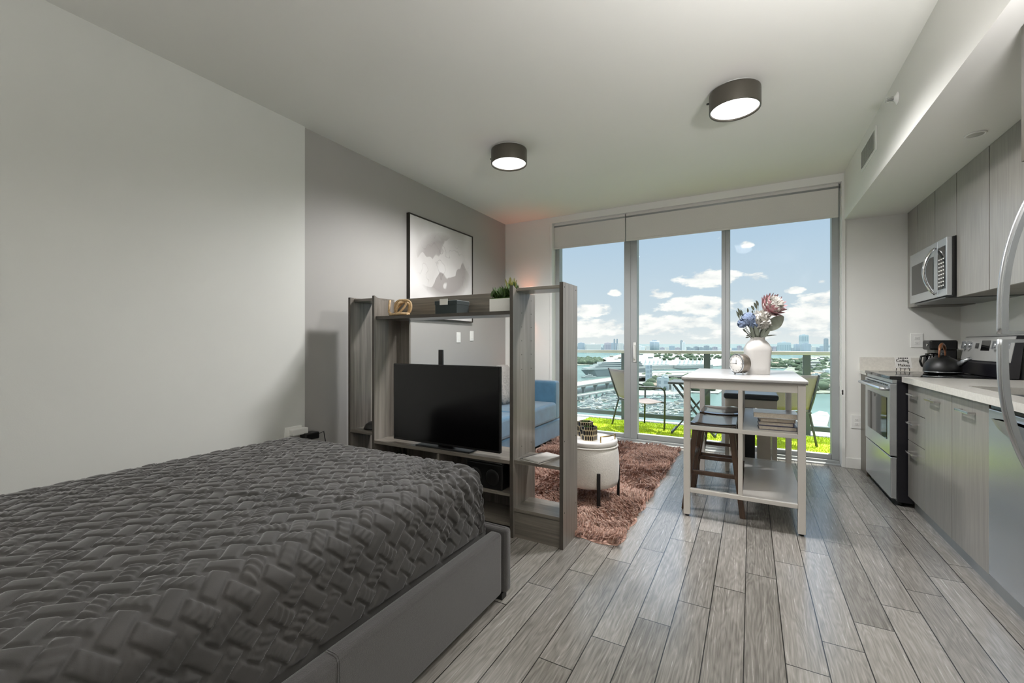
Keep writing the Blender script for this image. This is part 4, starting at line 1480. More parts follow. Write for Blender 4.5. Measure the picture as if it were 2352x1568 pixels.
cu_ = thing('throw_pillow', 'shaggy grey throw pillow leaning on the sofa back', 'pillow', (-2.50, 4.36, 0.455), 0.15, None, True)
pmb = MB()
pn = 15


def pil(sgn):
    def f(u, v):
        a, b_ = u * 2 - 1, v * 2 - 1
        t = max(0.0, (1 - abs(a) ** 3) * (1 - abs(b_) ** 3)) ** 0.6
        return (sgn * 0.085 * t - 0.10 * (v - 0.5), a * 0.215 * (1 - 0.06 * (b_ * b_)), 0.225 + b_ * 0.22 * (1 - 0.06 * a * a))
    return f


pmb.grid(pil(1), pn, pn).grid(pil(-1), pn, pn, flip=True)
pmb.build('cushion', mat('grey_shag_fabric', '#a8a49f', 0.95, var=0.15, vscale=60, bump=(120, 0.8)), cu_, world=False, weld=True)
fzm = MB()
rq = random.Random(9)
for k in range(1500):
    a, b_ = rq.uniform(-1, 1), rq.uniform(-1, 1)
    p = Vector(pil(1)((a + 1) / 2, (b_ + 1) / 2))
    q = p + Vector((rq.uniform(0.008, 0.02), rq.uniform(-0.014, 0.014), rq.uniform(-0.02, 0.008)))
    fzm.add([p + Vector((0, -0.0025, 0)), p + Vector((0, 0.0025, 0)), q], [(0, 1, 2)], True)
fz = fzm.build('shag_pile', mat('grey_shag_strand', '#b5b1ac', 0.9, var=0.2, vscale=40), cu_, world=False)
fz['kind'] = 'stuff'

# ------------------------------------------------------------------ shaggy rug


def rug():
    r_ = random.Random(21)
    x0, x1, ya, yb = -1.99, -0.655, 2.42, 4.93
    mb = MB()

    def base(u, v):
        x, y = x0 + u * (x1 - x0), ya + v * (yb - ya)
        e = min(u, 1 - u, v * 1.9, (1 - v) * 1.9)
        return (x + 0.012 * math.sin(y * 23), y + 0.012 * math.sin(x * 27), 0.002 + 0.016 * min(1, e * 18) + 0.004 * math.sin(x * 31 + 2 * math.sin(y * 17)) * math.sin(y * 29) * min(1, e * 18))
    mb.grid(base, 40, 70)
    mb.box(x0 + 0.03, x1 - 0.03, ya + 0.03, yb - 0.03, 0.0005, 0.004)

    def field(x, y):
        a = 2.2 * math.sin(x * 5.1 + 1.3 * math.sin(y * 3.7)) + 1.9 * math.sin(y * 4.3 + 1.1 * math.sin(x * 6.3) + 1)
        k = 0.6 + 0.4 * math.sin(x * 17 + 2 * math.sin(y * 13)) * math.sin(y * 19)
        return (0.030 * math.cos(a), 0.030 * math.sin(a), k + 0.25)
    for _ in range(17000):
        x, y = r_.uniform(x0, x1), r_.uniform(ya, yb)
        fx, fy, hs = field(x, y)
        # tufts of a few strands leaning together
        for _k in range(2):
            ox, oy = x + r_.gauss(0, 0.005), y + r_.gauss(0, 0.005)
            a = r_.uniform(0, PI)
            w = 0.0042
            ca, sa = math.cos(a) * w, math.sin(a) * w
            lx, ly = fx + r_.gauss(0, 0.012), fy + r_.gauss(0, 0.012)
            hh = 0.040 * hs * r_.uniform(0.7, 1.2)
            z = 0.012
            mb.add([(ox - ca, oy - sa, z), (ox + ca, oy + sa, z), (ox + lx * 0.3 - ca, oy + ly * 0.3 - sa, z + hh * 0.72), (ox + lx * 0.3 + ca, oy + ly * 0.3 + sa, z + hh * 0.72),
                    (ox + lx - ca * 0.4, oy + ly - sa * 0.4, z + hh)], [(0, 1, 3, 2), (2, 3, 4)], True)
    m, n, b = mat_base('rust_shag_yarn')
    f = n.noise(n.coords('Object'), 55, 2)
    f2 = n.noise(n.coords('Object'), 3.0, 3)
    ff = n.math('ADD', n.math('MULTIPLY', f, 0.7), n.math('MULTIPLY', f2, 0.3))
    n.link(n.ramp(ff, [(0.34, lin('#754f40')), (0.5, lin('#a07a69')), (0.64, lin('#c6aa9a'))]), b.inputs['Base Color'])
    b.inputs['Roughness'].default_value = 0.75
    b.inputs['Sheen Weight'].default_value = 0.3
    o = mb.build('shag_rug', m)
    tag(recenter(o, (-1.3, 3.6, 0)), 'rust brown shaggy rug on the floor in front of the blue sofa', 'rug')


rug()

# ------------------------------------------------------------------ pouf with tray lid and patterned boxes
pc = (-1.02, 3.03)
pf_ = thing('storage_pouf', 'round cream upholstered pouf table with tray lid and black legs on the rug', 'pouf', (pc[0], pc[1], 0.006))
MB().lathe([(0.10, 0.135), (0.165, 0.138), (0.188, 0.15), (0.196, 0.18), (0.201, 0.27), (0.198, 0.36), (0.190, 0.41), (0.182, 0.428), (0.16, 0.43), (0.05, 0.43)], (pc[0], pc[1], 0), 48).build('drum', M['boucle'], pf_)
MB().tube([(pc[0] + 0.190 * math.cos(2 * PI * k / 40), pc[1] + 0.190 * math.sin(2 * PI * k / 40), 0.421) for k in range(40)], 0.006, 6, True).build('piping', M['boucle'], pf_)
MB().lathe([(0.17, 0.431), (0.186, 0.433), (0.190, 0.44), (0.190, 0.456), (0.186, 0.462), (0.178, 0.465), (0.001, 0.465)], (pc[0], pc[1], 0), 48).build('tray_lid', M['white_lid'], pf_)
for a0 in (0.0, PI):
    pts = []
    for k in range(11):
        a = a0 - 0.5 + k * 0.1 - 0.35
        pts.append((pc[0] + 0.172 * math.cos(a), pc[1] + 0.172 * math.sin(a), 0.505))
    pts = [(pts[0][0], pts[0][1], 0.464)] + pts + [(pts[-1][0], pts[-1][1], 0.464)]
    MB().tube(pts, 0.0045, 8).build('tray_handle', M['gold'], pf_)
for k in range(4):
    a = -0.93 + k * PI / 2 - 0.06
    x, y = pc[0] + 0.190 * math.cos(a), pc[1] + 0.190 * math.sin(a)
    lm = MB()
    t_ = Vector((-math.sin(a), math.cos(a), 0)) * 0.011
    n_ = Vector((math.cos(a), math.sin(a), 0)) * 0.008
    c0, c1 = Vector((x + 0.012 * math.cos(a), y + 0.012 * math.sin(a), 0.006)), Vector((x + 0.016 * math.cos(a), y + 0.016 * math.sin(a), 0.262))
    lm.hexa([c0 - t_ - n_, c0 + t_ - n_, c0 + t_ + n_, c0 - t_ + n_], [c1 - t_ - n_, c1 + t_ - n_, c1 + t_ + n_, c1 - t_ + n_])
    lm.build('leg', M['black_metal'], pf_, 0.002)


def lozenge_material():
    m, n, b = mat_base('black_gold_lozenge')
    tcn = n.new('ShaderNodeTexCoord')
    sp_ = n.new('ShaderNodeSeparateXYZ')
    n.link(tcn.outputs['Object'], sp_.inputs[0])
    u_ = n.math('DIVIDE', n.math('ADD', sp_.outputs[0], sp_.outputs[1]), 0.0155)
    w_ = n.math('DIVIDE', sp_.outputs[2], 0.036)
    row = n.math('FLOOR', w_)
    fu = n.math('ABSOLUTE', n.math('SUBTRACT', n.math('FRACT', n.math('ADD', u_, n.math('MULTIPLY', row, 0.5))), 0.5))
    fw = n.math('ABSOLUTE', n.math('SUBTRACT', n.math('FRACT', w_), 0.5))
    e = n.math('ADD', n.math('POWER', n.math('MULTIPLY', fu, 2.25), 3.0), n.math('POWER', n.math('MULTIPLY', fw, 2.15), 3.0))
    ins = n.math('LESS_THAN', e, 0.72)
    n.link(n.mix(ins, lin('#c7b795'), lin('#1d1613')), b.inputs['Base Color'])
    n.link(n.math('MULTIPLY', n.math('SUBTRACT', 1.0, ins), 0.5), b.inputs['Metallic'])
    b.inputs['Roughness'].default_value = 0.35
    return m


loz = lozenge_material()
for (x, y, r_, h_, lb) in ((-1.010, 2.960, 0.058, 0.095, 'black and gold patterned hexagonal pot, the front one on the pouf'), (-1.075, 3.065, 0.058, 0.108, 'black and gold patterned hexagonal pot, the rear one on the pouf')):
    t = thing('patterned_pot', lb, 'pot', (x, y, 0.465), 0.3, 'patterned pots on the pouf', True)
    ou = [(r_ * math.cos(PI / 3 * k), r_ * math.sin(PI / 3 * k)) for k in range(6)]
    inn = [(p[0] * 0.9, p[1] * 0.9) for p in ou]
    mb = MB()
    vs = [(x_, y_, 0) for x_, y_ in ou] + [(x_, y_, h_) for x_, y_ in ou] + [(x_, y_, h_) for x_, y_ in inn] + [(x_, y_, h_ * 0.5) for x_, y_ in inn]
    fs = [tuple(reversed(range(6)))]
    for q in range(3):
        fs += [(q * 6 + k, q * 6 + (k + 1) % 6, q * 6 + 6 + (k + 1) % 6, q * 6 + 6 + k) for k in range(6)]
    fs.append(tuple(range(18, 24)))
    mb.add(vs, fs)
    mb.build('pot_shell', loz, t, world=False)
    gm = MB()
    for k in range(40):
        a = rp.uniform(0, 2 * PI)
        rr = rp.uniform(0.005, r_ * 0.75)
        gm.leaf((rr * 0.6 * math.cos(a), rr * 0.6 * math.sin(a), h_ * 0.5), (rr * math.cos(a), rr * math.sin(a), h_ + rp.uniform(-0.015, 0.006)), 0.014, (math.cos(a), math.sin(a), 0.5), k=3)
    gm.build('greenery', M['green'], t, world=False)

# ------------------------------------------------------------------ white kitchen island table
il = thing('island_table', 'tall white island table with open shelves on its right half', 'table', (-0.055, 3.62, 0))
IX0, IX1, IY0, IY1 = -0.395, 0.285, 3.085, 4.165
LG = 0.040
MB().box(IX0 - 0.012, IX1 + 0.012, IY0 - 0.015, IY1 + 0.015, 0.909, 0.927).build('tabletop', M['island_top'], il, 0.004)
MB().box(IX0 - 0.008, IX1 + 0.008, IY0 - 0.011, IY1 + 0.011, 0.902, 0.909).build('top_edge', mat('grey_edge_band', '#7d7a77', 0.4), il)
for x in (IX0, IX1 - LG):
    for y in (IY0, IY1 - LG):
        MB().box(x, x + LG, y, y + LG, 0.012, 0.902).build('leg', M['island'], il, 0.002)
        MB().lathe([(0.012, 0.0), (0.013, 0.008), (0.010, 0.013)], (x + LG / 2, y + LG / 2, 0), 12).build('foot', M['black'], il)
for (a, b_) in ((IY0 + 0.008, IY0 + 0.026), (IY1 - 0.026, IY1 - 0.008)):
    MB().box(IX0 + LG, IX1 - LG, a, b_, 0.850, 0.902).build('apron', M['island'], il, 0.002)
    MB().box(IX0 + LG, IX1 - LG, a - 0.006, b_ + 0.006, 0.578, 0.604).build('middle_rail', M['island'], il, 0.002)
    MB().box(IX0 + LG, IX1 - LG, a - 0.006, b_ + 0.006, 0.160, 0.186).build('lower_rail', M['island'], il, 0.002)
    MB().box(-0.072, -0.046, a - 0.004, b_ + 0.004, 0.186, 0.578).box(-0.072, -0.046, a - 0.004, b_ + 0.004, 0.604, 0.850).build('centre_post', M['island'], il, 0.002)
for x in (IX0 + 0.008, IX1 - 0.026):
    MB().box(x, x + 0.018, IY0 + LG, IY1 - LG, 0.850, 0.902).build('apron', M['island'], il, 0.002)
MB().box(-0.046, IX1 - 0.004, IY0 + 0.034, IY1 - 0.034, 0.590, 0.604).build('middle_shelf', M['island'], il, 0.002)
MB().box(-0.046, IX1 - 0.004, IY0 + 0.034, IY1 - 0.034, 0.170, 0.184).build('lower_shelf', M['island'], il, 0.002)


# dark saddle stools tucked under the left half
def bar_stool(label, x, y):
    t = thing('bar_stool', label, 'stool', (x, y, 0), 0, 'dark wooden stools under the island', True)
    w, d, h = 0.142, 0.232, 0.606
    sg = MB()

    def top(u, v):
        a, b_ = u * 2 - 1, v * 2 - 1
        return (a * w, b_ * d, h - 0.006 - 0.010 * (1 - a * a))
    nu, nv = 7, 7
    sg.grid(top, nu, nv)
    sg.grid(lambda u, v: (top(u, v)[0], top(u, v)[1], h - 0.042), nu, nv, flip=True)
    for (fu, fv) in ((lambda t_: (0, t_), 1), (lambda t_: (1, t_), 1), (lambda t_: (t_, 0), 1), (lambda t_: (t_, 1), 1)):
        sg.grid(lambda u, v, fu=fu: (top(*fu(u))[0], top(*fu(u))[1], (h - 0.042) + v * (top(*fu(u))[2] - (h - 0.042))), nu, 2, smooth=False)
    sg.build('seat', M['stool_seat'], t, 0.004, world=False, weld=True)
    k = {}
    for sx in (-1, 1):
        for sy in (-1, 1):
            a = Vector((sx * (w - 0.030), sy * (d - 0.045), h - 0.044))
            b_ = Vector((sx * (w + 0.038), sy * (d + 0.020), 0.0))
            MB().hexa([b_ + Vector(q) for q in ((-0.017, -0.017, 0), (0.017, -0.017, 0), (0.017, 0.017, 0), (-0.017, 0.017, 0))],
                      [a + Vector(q) for q in ((-0.019, -0.019, 0), (0.019, -0.019, 0), (0.019, 0.019, 0), (-0.019, 0.019, 0))]).build('leg', M['stool'], t, 0.003, world=False)
            k[sx, sy] = (a, b_)

    def on(sx, sy, z):
        a, b_ = k[sx, sy]
        return b_.lerp(a, z / a.z)
    for z, pairs in ((0.255, (((-1, -1), (1, -1)), ((-1, 1), (1, 1)))), (0.33, (((-1, -1), (-1, 1)), ((1, -1), (1, 1))))):
        for p, q in pairs:
            MB().bar(on(*p, z), on(*q, z), 0.020, 0.028).build('rung', M['stool'], t, 0.003, world=False)
    MB().box(-w + 0.03, w - 0.03, -d + 0.045, d - 0.045, h - 0.075, h - 0.043).build('apron', M['stool'], t, world=False)
    return t


bar_stool('dark brown wooden saddle stool under the island, the front one', -0.228, 3.475)
bar_stool('dark brown wooden saddle stool under the island, behind the front one', -0.222, 4.02)

# padded pale stool beyond the island
ps = thing('padded_stool', 'pale box framed stool with dark grey padded seat behind the island table', 'stool', (-0.005, 4.50, 0))
MB().box(-0.218, 0.208, 4.32, 4.68, 0.655, 0.705).build('seat_pad', M['pad'], ps, 0.018, 4)
MB().box(-0.205, 0.195, 4.33, 4.67, 0.585, 0.655).build('apron', M['pale_wood'], ps, 0.003)
for (x, y) in ((-0.205, 4.33), (0.163, 4.33), (-0.205, 4.635), (0.163, 4.635)):
    MB().box(x, x + 0.032, y, y + 0.035, 0.0, 0.585).build('leg', M['pale_wood'], ps, 0.003)
MB().box(0.045, 0.150, 4.345, 4.36, 0.13, 0.585).build('front_panel', M['pale_wood'], ps, 0.002)
MB().box(-0.06, 0.030, 4.35, 4.40, 0.13, 0.62).build('black_post', M['black'], ps, 0.002)
MB().box(-0.173, 0.163, 4.335, 4.665, 0.105, 0.13).build('base_board', mat('tan_board', '#8a745f', 0.5, var=0.1), ps, 0.002)

# books on the middle shelf
bookc = [mat('cream_page_block', '#cdc4b6', 0.8, var=0.1, vscale=120), mat('navy_cover', '#4e4d63', 0.4), mat('tan_cover', '#a79684', 0.5), mat('pale_glossy_cover', '#c8ccd4', 0.15, var=0.15, vscale=14)]
z = 0.604
for k, (wd, dp, hh, rz_, dx_, cv_, lb) in enumerate(((0.205, 0.150, 0.026, 0.05, 0.0, 1, 'navy covered book at the bottom of the stack on the island shelf'), (0.190, 0.145, 0.024, 0.03, -0.008, 1, 'dark edged book second from the bottom of the island stack'),
                                                   (0.185, 0.150, 0.024, 0.09, -0.004, 2, 'tan book third from the bottom of the island stack'), (0.235, 0.180, 0.034, 0.02, -0.012, 3, 'wide pale glossy book on top of the island stack'))):
    b_ = thing('book', lb, 'book', (0.145 + dx_, 3.245, z), rz_, 'books on the island shelf', True)
    MB().box(-wd / 2, wd / 2 - 0.006, -dp / 2 + 0.004, dp / 2 - 0.004, 0.003, hh - 0.003).build('pages', bookc[0], b_, world=False)
    MB().box(-wd / 2 - 0.003, wd / 2, -dp / 2, dp / 2, 0, 0.003).box(-wd / 2 - 0.003, wd / 2, -dp / 2, dp / 2, hh - 0.003, hh).box(wd / 2 - 0.006, wd / 2, -dp / 2, dp / 2, 0.003, hh - 0.003).build('cover', bookc[cv_], b_, world=False)
    z += hh + 0.0004

# vase with artificial flowers
ZT = 0.927
va = thing('flower_vase', 'white ceramic vase with pink, blue and white artificial flowers on the island table', 'vase', (0.04, 3.58, ZT), 0, None, True)
va.rotation_euler.z = 0.30


def vase_prof():
    return [(0.070, 0.0), (0.074, 0.004), (0.076, 0.05), (0.080, 0.12), (0.084, 0.17), (0.083, 0.19), (0.074, 0.218), (0.058, 0.238), (0.048, 0.246), (0.047, 0.262), (0.050, 0.266), (0.044, 0.266), (0.042, 0.25), (0.03, 0.2), (0.002, 0.19)]


vs, fs, n_ = [], [], 40
pr = vase_prof()
for (r_, zz) in pr:
    sq = 0.55 if zz < 0.21 else 0.85
    for j in range(n_):
        a = 2 * PI * j / n_
        c_, s_ = math.cos(a), math.sin(a)
        vs.append((r_ * math.copysign(abs(c_) ** sq, c_), r_ * 0.8 * math.copysign(abs(s_) ** sq, s_), zz))
for i in range(len(pr) - 1):
    for j in range(n_):
        fs.append((i * n_ + j, i * n_ + (j + 1) % n_, (i + 1) * n_ + (j + 1) % n_, (i + 1) * n_ + j))
fs.append(tuple(reversed(range(n_))))
fs.append(tuple(len(pr) * n_ - n_ + j for j in range(n_)))
MB().add(vs, fs, True).build('vase_body', M['ceramic'], va, world=False)

# flower directions in the vase's local frame: e = rightwards in the photo, q = towards the camera
va_inv = Matrix.Rotation(-0.30, 3, 'Z')
E_ = va_inv @ Vector((RGT[0], RGT[1], 0))
Q_ = va_inv @ Vector((-FWD[0], -FWD[1], 0))
UP = Vector((0, 0, 1))


def fp_(r_, t_, z_):
    return E_ * r_ + Q_ * t_ + UP * z_


pink = mat('dusty_pink_petal', '#b98e92', 0.6, var=0.25, vscale=30)
palef = mat('pale_grey_white_petal', '#cfccc6', 0.7, var=0.1, vscale=40)
bluef = mat('blue_hydrangea_petal', '#8292ae', 0.6, var=0.3, vscale=40)
greyg = mat('grey_green_leaf', '#8b9184', 0.6, var=0.25, vscale=20)
darkl = mat('dark_olive_leaf', '#5a5f50', 0.6, var=0.25, vscale=20)
rf = random.Random(4)
# king protea
c_ = fp_(0.085, 0.0, 0.475)
axis = (E_ * 0.30 + Q_ * 0.80 + UP * 0.52).normalized()
s1 = axis.cross(UP).normalized()
s2 = axis.cross(s1).normalized()
pm_ = MB()
for ringi, (rad, ln, cnt, lift, wd) in enumerate(((0.050, 0.085, 16, 0.055, 0.034), (0.044, 0.09, 14, 0.085, 0.034), (0.032, 0.085, 12, 0.11, 0.030))):
    for k in range(cnt):
        a = 2 * PI * (k + ringi * 0.5) / cnt + rf.uniform(-0.1, 0.1)
        rd = s1 * math.cos(a) + s2 * math.sin(a)
        base = c_ - axis * 0.03 + rd * rad * 0.55
        tip = c_ + axis * (lift - 0.03) + rd * (rad + ln * 0.62)
        pm_.leaf(base, tip, wd, axis * 0.6 - rd, fold=0.2, k=5, sag=-0.12)
pm_.build('pink_protea_petals', pink, va, world=False)
dmb = MB()
dmb.ball(c_ + axis * 0.020, 0.058, 0.058, 0.058, 18, 11)
for k in range(150):
    a, t_ = rf.uniform(0, 2 * PI), math.acos(rf.uniform(0.0, 1))
    d_ = (axis * math.cos(t_) + (s1 * math.cos(a) + s2 * math.sin(a)) * math.sin(t_))
    dmb.leaf(c_ + axis * 0.025 + d_ * 0.04, c_ + axis * 0.04 + d_ * 0.068, 0.012, s1, k=2)
dmb.build('pale_protea_centre', palef, va, world=False)
# white fluffy bloom
wb = MB()
cw = fp_(0.005, 0.03, 0.385)
wb.ball(cw, 0.05, 0.05, 0.055, 14, 9)
for k in range(170):
    d_ = Vector((rf.gauss(0, 1), rf.gauss(0, 1), rf.gauss(0.2, 1))).normalized()
    wb.leaf(cw + d_ * 0.035, cw + d_ * rf.uniform(0.062, 0.082), 0.03, Vector((rf.uniform(-1, 1), rf.uniform(-1, 1), rf.uniform(-1, 1))), k=3)
wb.build('white_bloom', palef, va, world=False)
# blue hydrangea
hb = MB()
for cc, rr, cnt in ((fp_(-0.075, 0.02, 0.395), 0.052, 150), (fp_(-0.115, 0.01, 0.365), 0.032, 60), (fp_(-0.05, 0.03, 0.36), 0.035, 50)):
    hb.ball(cc, rr * 0.7, rr * 0.7, rr * 0.7, 10, 7)
    for k in range(cnt):
        d_ = Vector((rf.gauss(0, 1), rf.gauss(0, 1), rf.gauss(0.2, 1))).normalized()
        p = cc + d_ * rr * 0.85
        t1 = d_.cross(UP if abs(d_.z) < 0.9 else E_).normalized()
        t2 = d_.cross(t1)
        for q in range(4):
            a = q * PI / 2 + rf.uniform(0, 1)
            dd = t1 * math.cos(a) + t2 * math.sin(a)
            hb.leaf(p, p + dd * 0.013 + d_ * 0.004, 0.012, d_, k=2)
hb.build('blue_hydrangea', bluef, va, world=False)
# leaves
lv = MB()
lv.leaf(fp_(0.045, 0.03, 0.315), fp_(0.155, 0.05, 0.415), 0.085, Q_ + UP * 0.2, fold=0.12, k=8)
lv.leaf(fp_(0.04, 0.02, 0.270), fp_(0.115, 0.04, 0.280), 0.022, Q_ * 0.4 + UP, fold=0.2, k=5)
lv.leaf(fp_(-0.02, 0.04, 0.275), fp_(-0.055, 0.06, 0.345), 0.03, Q_, k=5)
lv.leaf(fp_(0.0, 0.045, 0.262), fp_(0.02, 0.06, 0.335), 0.026, Q_, k=5)
lv.leaf(fp_(0.02, 0.045, 0.262), fp_(0.055, 0.06, 0.330), 0.026, Q_, k=5)
for k in range(16):
    a = rf.uniform(-0.09, 0.05)
    lv.leaf(fp_(a * 0.4, 0.02, 0.255), fp_(a, 0.03 + rf.uniform(-0.02, 0.03), rf.uniform(0.30, 0.36)), 0.018, Q_ + E_ * rf.uniform(-0.5, 0.5), k=3)
lv.build('grey_green_leaves', greyg, va, world=False)
db = MB()
for (r1, z1, r2, z2, wd) in ((-0.125, 0.415, -0.15, 0.475, 0.022), (-0.135, 0.40, -0.16, 0.455, 0.02), (-0.115, 0.42, -0.13, 0.465, 0.02), (-0.075, 0.44, -0.08, 0.475, 0.018), (-0.045, 0.43, -0.045, 0.46, 0.014),
                             (-0.03, 0.46, -0.055, 0.492, 0.022), (-0.01, 0.47, -0.035, 0.515, 0.024), (0.0, 0.49, -0.02, 0.53, 0.022), (-0.085, 0.30, -0.115, 0.325, 0.014), (-0.06, 0.27, -0.095, 0.262, 0.01), (-0.06, 0.285, -0.09, 0.275, 0.01)):
    db.leaf(fp_(r1, 0.01, z1), fp_(r2, 0.015, z2), wd, Q_ + E_ * 0.3, k=4)
    db.tube([fp_(r1 * 0.2, 0, 0.24), fp_(r1 * 0.7, 0.005, (z1 + 0.24) / 2), fp_(r1, 0.01, z1)], 0.0018, 5)
db.build('dark_sprigs', darkl, va, world=False)
MB().tube([fp_(0.005, 0, 0.2), fp_(0.03, 0, 0.33), c_ - axis * 0.02], 0.006, 8).tube([fp_(-0.005, 0, 0.2), cw], 0.005, 8).tube([fp_(-0.01, 0, 0.2), fp_(-0.03, 0.01, 0.3), fp_(-0.075, 0.02, 0.38)], 0.004, 8).build('stems', greyg, va, world=False)

# table clock
ck_ = thing('table_clock', 'round metal table clock with pale dial beside the vase on the island', 'clock', (-0.066, 3.475, ZT), math.radians(-48), None, True)
cz = 0.079
MB().lathe([(0.066, -0.031), (0.069, -0.028), (0.069, 0.024), (0.066, 0.030), (0.05, 0.033), (0.002, 0.034)], (0, 0, cz), 48, axis='Y').build('clock_case', mat('brushed_pewter', '#8d857b', 0.35, 0.8, var=0.15, vscale=40), ck_, world=False)
MB().lathe([(0.0685, -0.038), (0.070, -0.034), (0.070, -0.030), (0.064, -0.030), (0.061, -0.036), (0.064, -0.039)], (0, 0, cz), 48, axis='Y', caps=False).build('bezel', M['steel'], ck_, world=False)
MB().lathe([(0.062, -0.033), (0.061, -0.0345), (0.001, -0.0346)], (0, 0, cz), 40, axis='Y').build('dial', M['paper'], ck_, world=False)
tk = MB()
for k in range(12):
    a = k * PI / 6
    tk.bar((0.048 * math.sin(a), -0.0352, cz + 0.048 * math.cos(a)), (0.056 * math.sin(a), -0.0352, cz + 0.056 * math.cos(a)), 0.0035 if k % 3 == 0 else 0.002, 0.0008, up=(0, 1, 0))
tk.build('hour_marks', M['ink'], ck_, world=False)
a1, a2 = math.radians(-88), math.radians(2)
MB().bar((0, -0.0358, cz), (0.040 * math.sin(a1), -0.0358, cz + 0.040 * math.cos(a1)), 0.0026, 0.0008, up=(0, 1, 0)).bar((0, -0.0365, cz), (0.028 * math.sin(a2), -0.0365, cz + 0.028 * math.cos(a2)), 0.0034, 0.0008, up=(0, 1, 0)).lathe([(0.004, -0.037), (0.004, -0.035)], (0, 0, cz), 12, axis='Y').build('clock_hands', M['ink'], ck_, world=False)
for s in (-1, 1):
    MB().tube([(s * 0.040, -0.015, 0.0), (s * 0.034, -0.008, 0.026)], [0.006, 0.005], 8).build('foot', M['steel'], ck_, world=False)

# ------------------------------------------------------------------ kitchen: base cabinets, counter, sink
FXC = 0.955            # cabinet front plane
wood_side = M['cab_side']


def bar_handle(parent, y0, y1, z, x=FXC):
    MB().box(x - 0.030, x - 0.022, y0, y1, z - 0.006, z + 0.006).box(x - 0.024, x, y0 + 0.004, y0 + 0.014, z - 0.005, z + 0.005).box(x - 0.024, x, y1 - 0.014, y1 - 0.004, z - 0.005, z + 0.005).build('handle', M['chrome'], parent, 0.001)


dc = thing('drawer_cabinet', 'grey base cabinet of three drawers beside the range', 'cabinet', (1.25, 3.80, 0))
MB().box(FXC + 0.018, XR, 3.628, 3.965, 0.095, 0.878).build('body', wood_side, dc)
for (z0, z1, hz) in ((0.680, 0.872, 0.805), (0.483, 0.676, 0.612), (0.088, 0.479, 0.412)):
    d = MB().box(FXC, FXC + 0.018, 3.630, 3.962, z0, z1).build('drawer', M['cab'], dc, 0.001)
    bar_handle(d, 3.755, 3.905, hz)
sc_ = thing('sink_cabinet', 'grey two door base cabinet under the sink', 'cabinet', (1.25, 3.2, 0))
MB().box(FXC + 0.018, XR - 0.002, 2.795, 3.622, 0.095, 0.60).build('body', wood_side, sc_)
for (a, b_, h0, h1) in ((3.213, 3.626, 3.375, 3.535), (2.795, 3.209, 2.925, 3.085)):
    d = MB().box(FXC, FXC + 0.018, a, b_, 0.088, 0.872).build('door', M['cab'], sc_, 0.001)
    bar_handle(d, h0, h1, 0.808)
fl = thing('filler_cabinet', 'narrow brown filler panel between the range and the window wall', 'cabinet', (1.2, 4.87, 0))
MB().box(0.885, XR, 4.752, 4.985, 0.0, 0.872).build('body', wood_side, fl, 0.001)
MB().box(0.875, 0.885, 4.752, 4.985, 0.0, 0.872).build('front_panel', wood_side, fl, 0.001)
tkm = mat('brushed_aluminium_kick', '#a9adad', 0.35, 0.6, var=0.04)
tk_ = thing('toe_kick', 'long brushed metal toe kick strip under the base cabinets', 'trim', (1.0, 3.1, 0))
MB().box(0.992, 1.002, 2.26, 3.97, 0.0, 0.086).build('kick_board', tkm, tk_)

ct = thing('countertop', 'white quartz countertop running from the range to the fridge', 'countertop', (1.24, 3.1, 0.88))
cm = MB()
cm.box(0.925, 1.045, 2.26, 3.975, 0.878, 0.915)
cm.box(1.40, XR, 2.26, 3.975, 0.878, 0.915)
cm.box(1.045, 1.40, 2.26, 2.60, 0.878, 0.915)
cm.box(1.045, 1.40, 3.30, 3.975, 0.878, 0.915)
cm.build('slab', M['counter'], ct, weld=True)
MB().box(XR - 0.018, XR, 2.26, 3.975, 0.915, 1.02).build('backsplash', M['counter'], ct, 0.001)
sk = thing('kitchen_sink', 'undermount steel sink in the white countertop by the fridge', 'sink', (1.22, 2.95, 0.70))
sk_m = MB()
sk_m.box(1.040, 1.405, 2.595, 2.603, 0.70, 0.877).box(1.040, 1.405, 3.297, 3.305, 0.70, 0.877).box(1.037, 1.045, 2.595, 3.305, 0.70, 0.877).box(1.400, 1.408, 2.595, 3.305, 0.70, 0.877).box(1.037, 1.408, 2.595, 3.305, 0.69, 0.70)
sk_m.build('basin', M['steel'], sk)
MB().lathe([(0.03, 0.7005), (0.028, 0.703), (0.012, 0.7015), (0.002, 0.7015)], (1.22, 2.95, 0), 20).build('drain', M['steel_dark'], sk)
c2 = thing('countertop_filler', 'small white counter piece with backsplash in the corner behind the range', 'countertop', (1.2, 4.87, 0.88))
MB().box(0.868, XR, 4.745, 4.985, 0.8735, 0.905).build('slab', M['counter'], c2, 0.002)
MB().box(0.868, XR, 4.982, 4.9995, 0.905, 1.025).build('backsplash', M['counter'], c2, 0.001)

# dishwasher
dw = thing('dishwasher', 'stainless steel dishwasher with curved pocket handle beside the fridge', 'dishwasher', (1.2, 2.52, 0))
MB().box(FXC + 0.02, 1.50, 2.262, 2.788, 0.09, 0.876).build('body', M['black'], dw)
MB().box(FXC - 0.004, FXC + 0.02, 2.264, 2.788, 0.095, 0.852).build('door', M['steel'], dw, 0.004)
MB().box(FXC + 0.004, FXC + 0.02, 2.264, 2.788, 0.854, 0.875).build('control_strip', M['black_gloss'], dw)


def pocket(u, v):
    y = 2.32 + u * 0.42
    bow = math.sin(PI * u)
    z = 0.825 - 0.070 * bow ** 0.6 * v - 0.012 * (1 - bow)
    x = FXC - 0.006 - 0.034 * bow ** 0.5 * (1 - 0.8 * v)
    return (x, y, z)


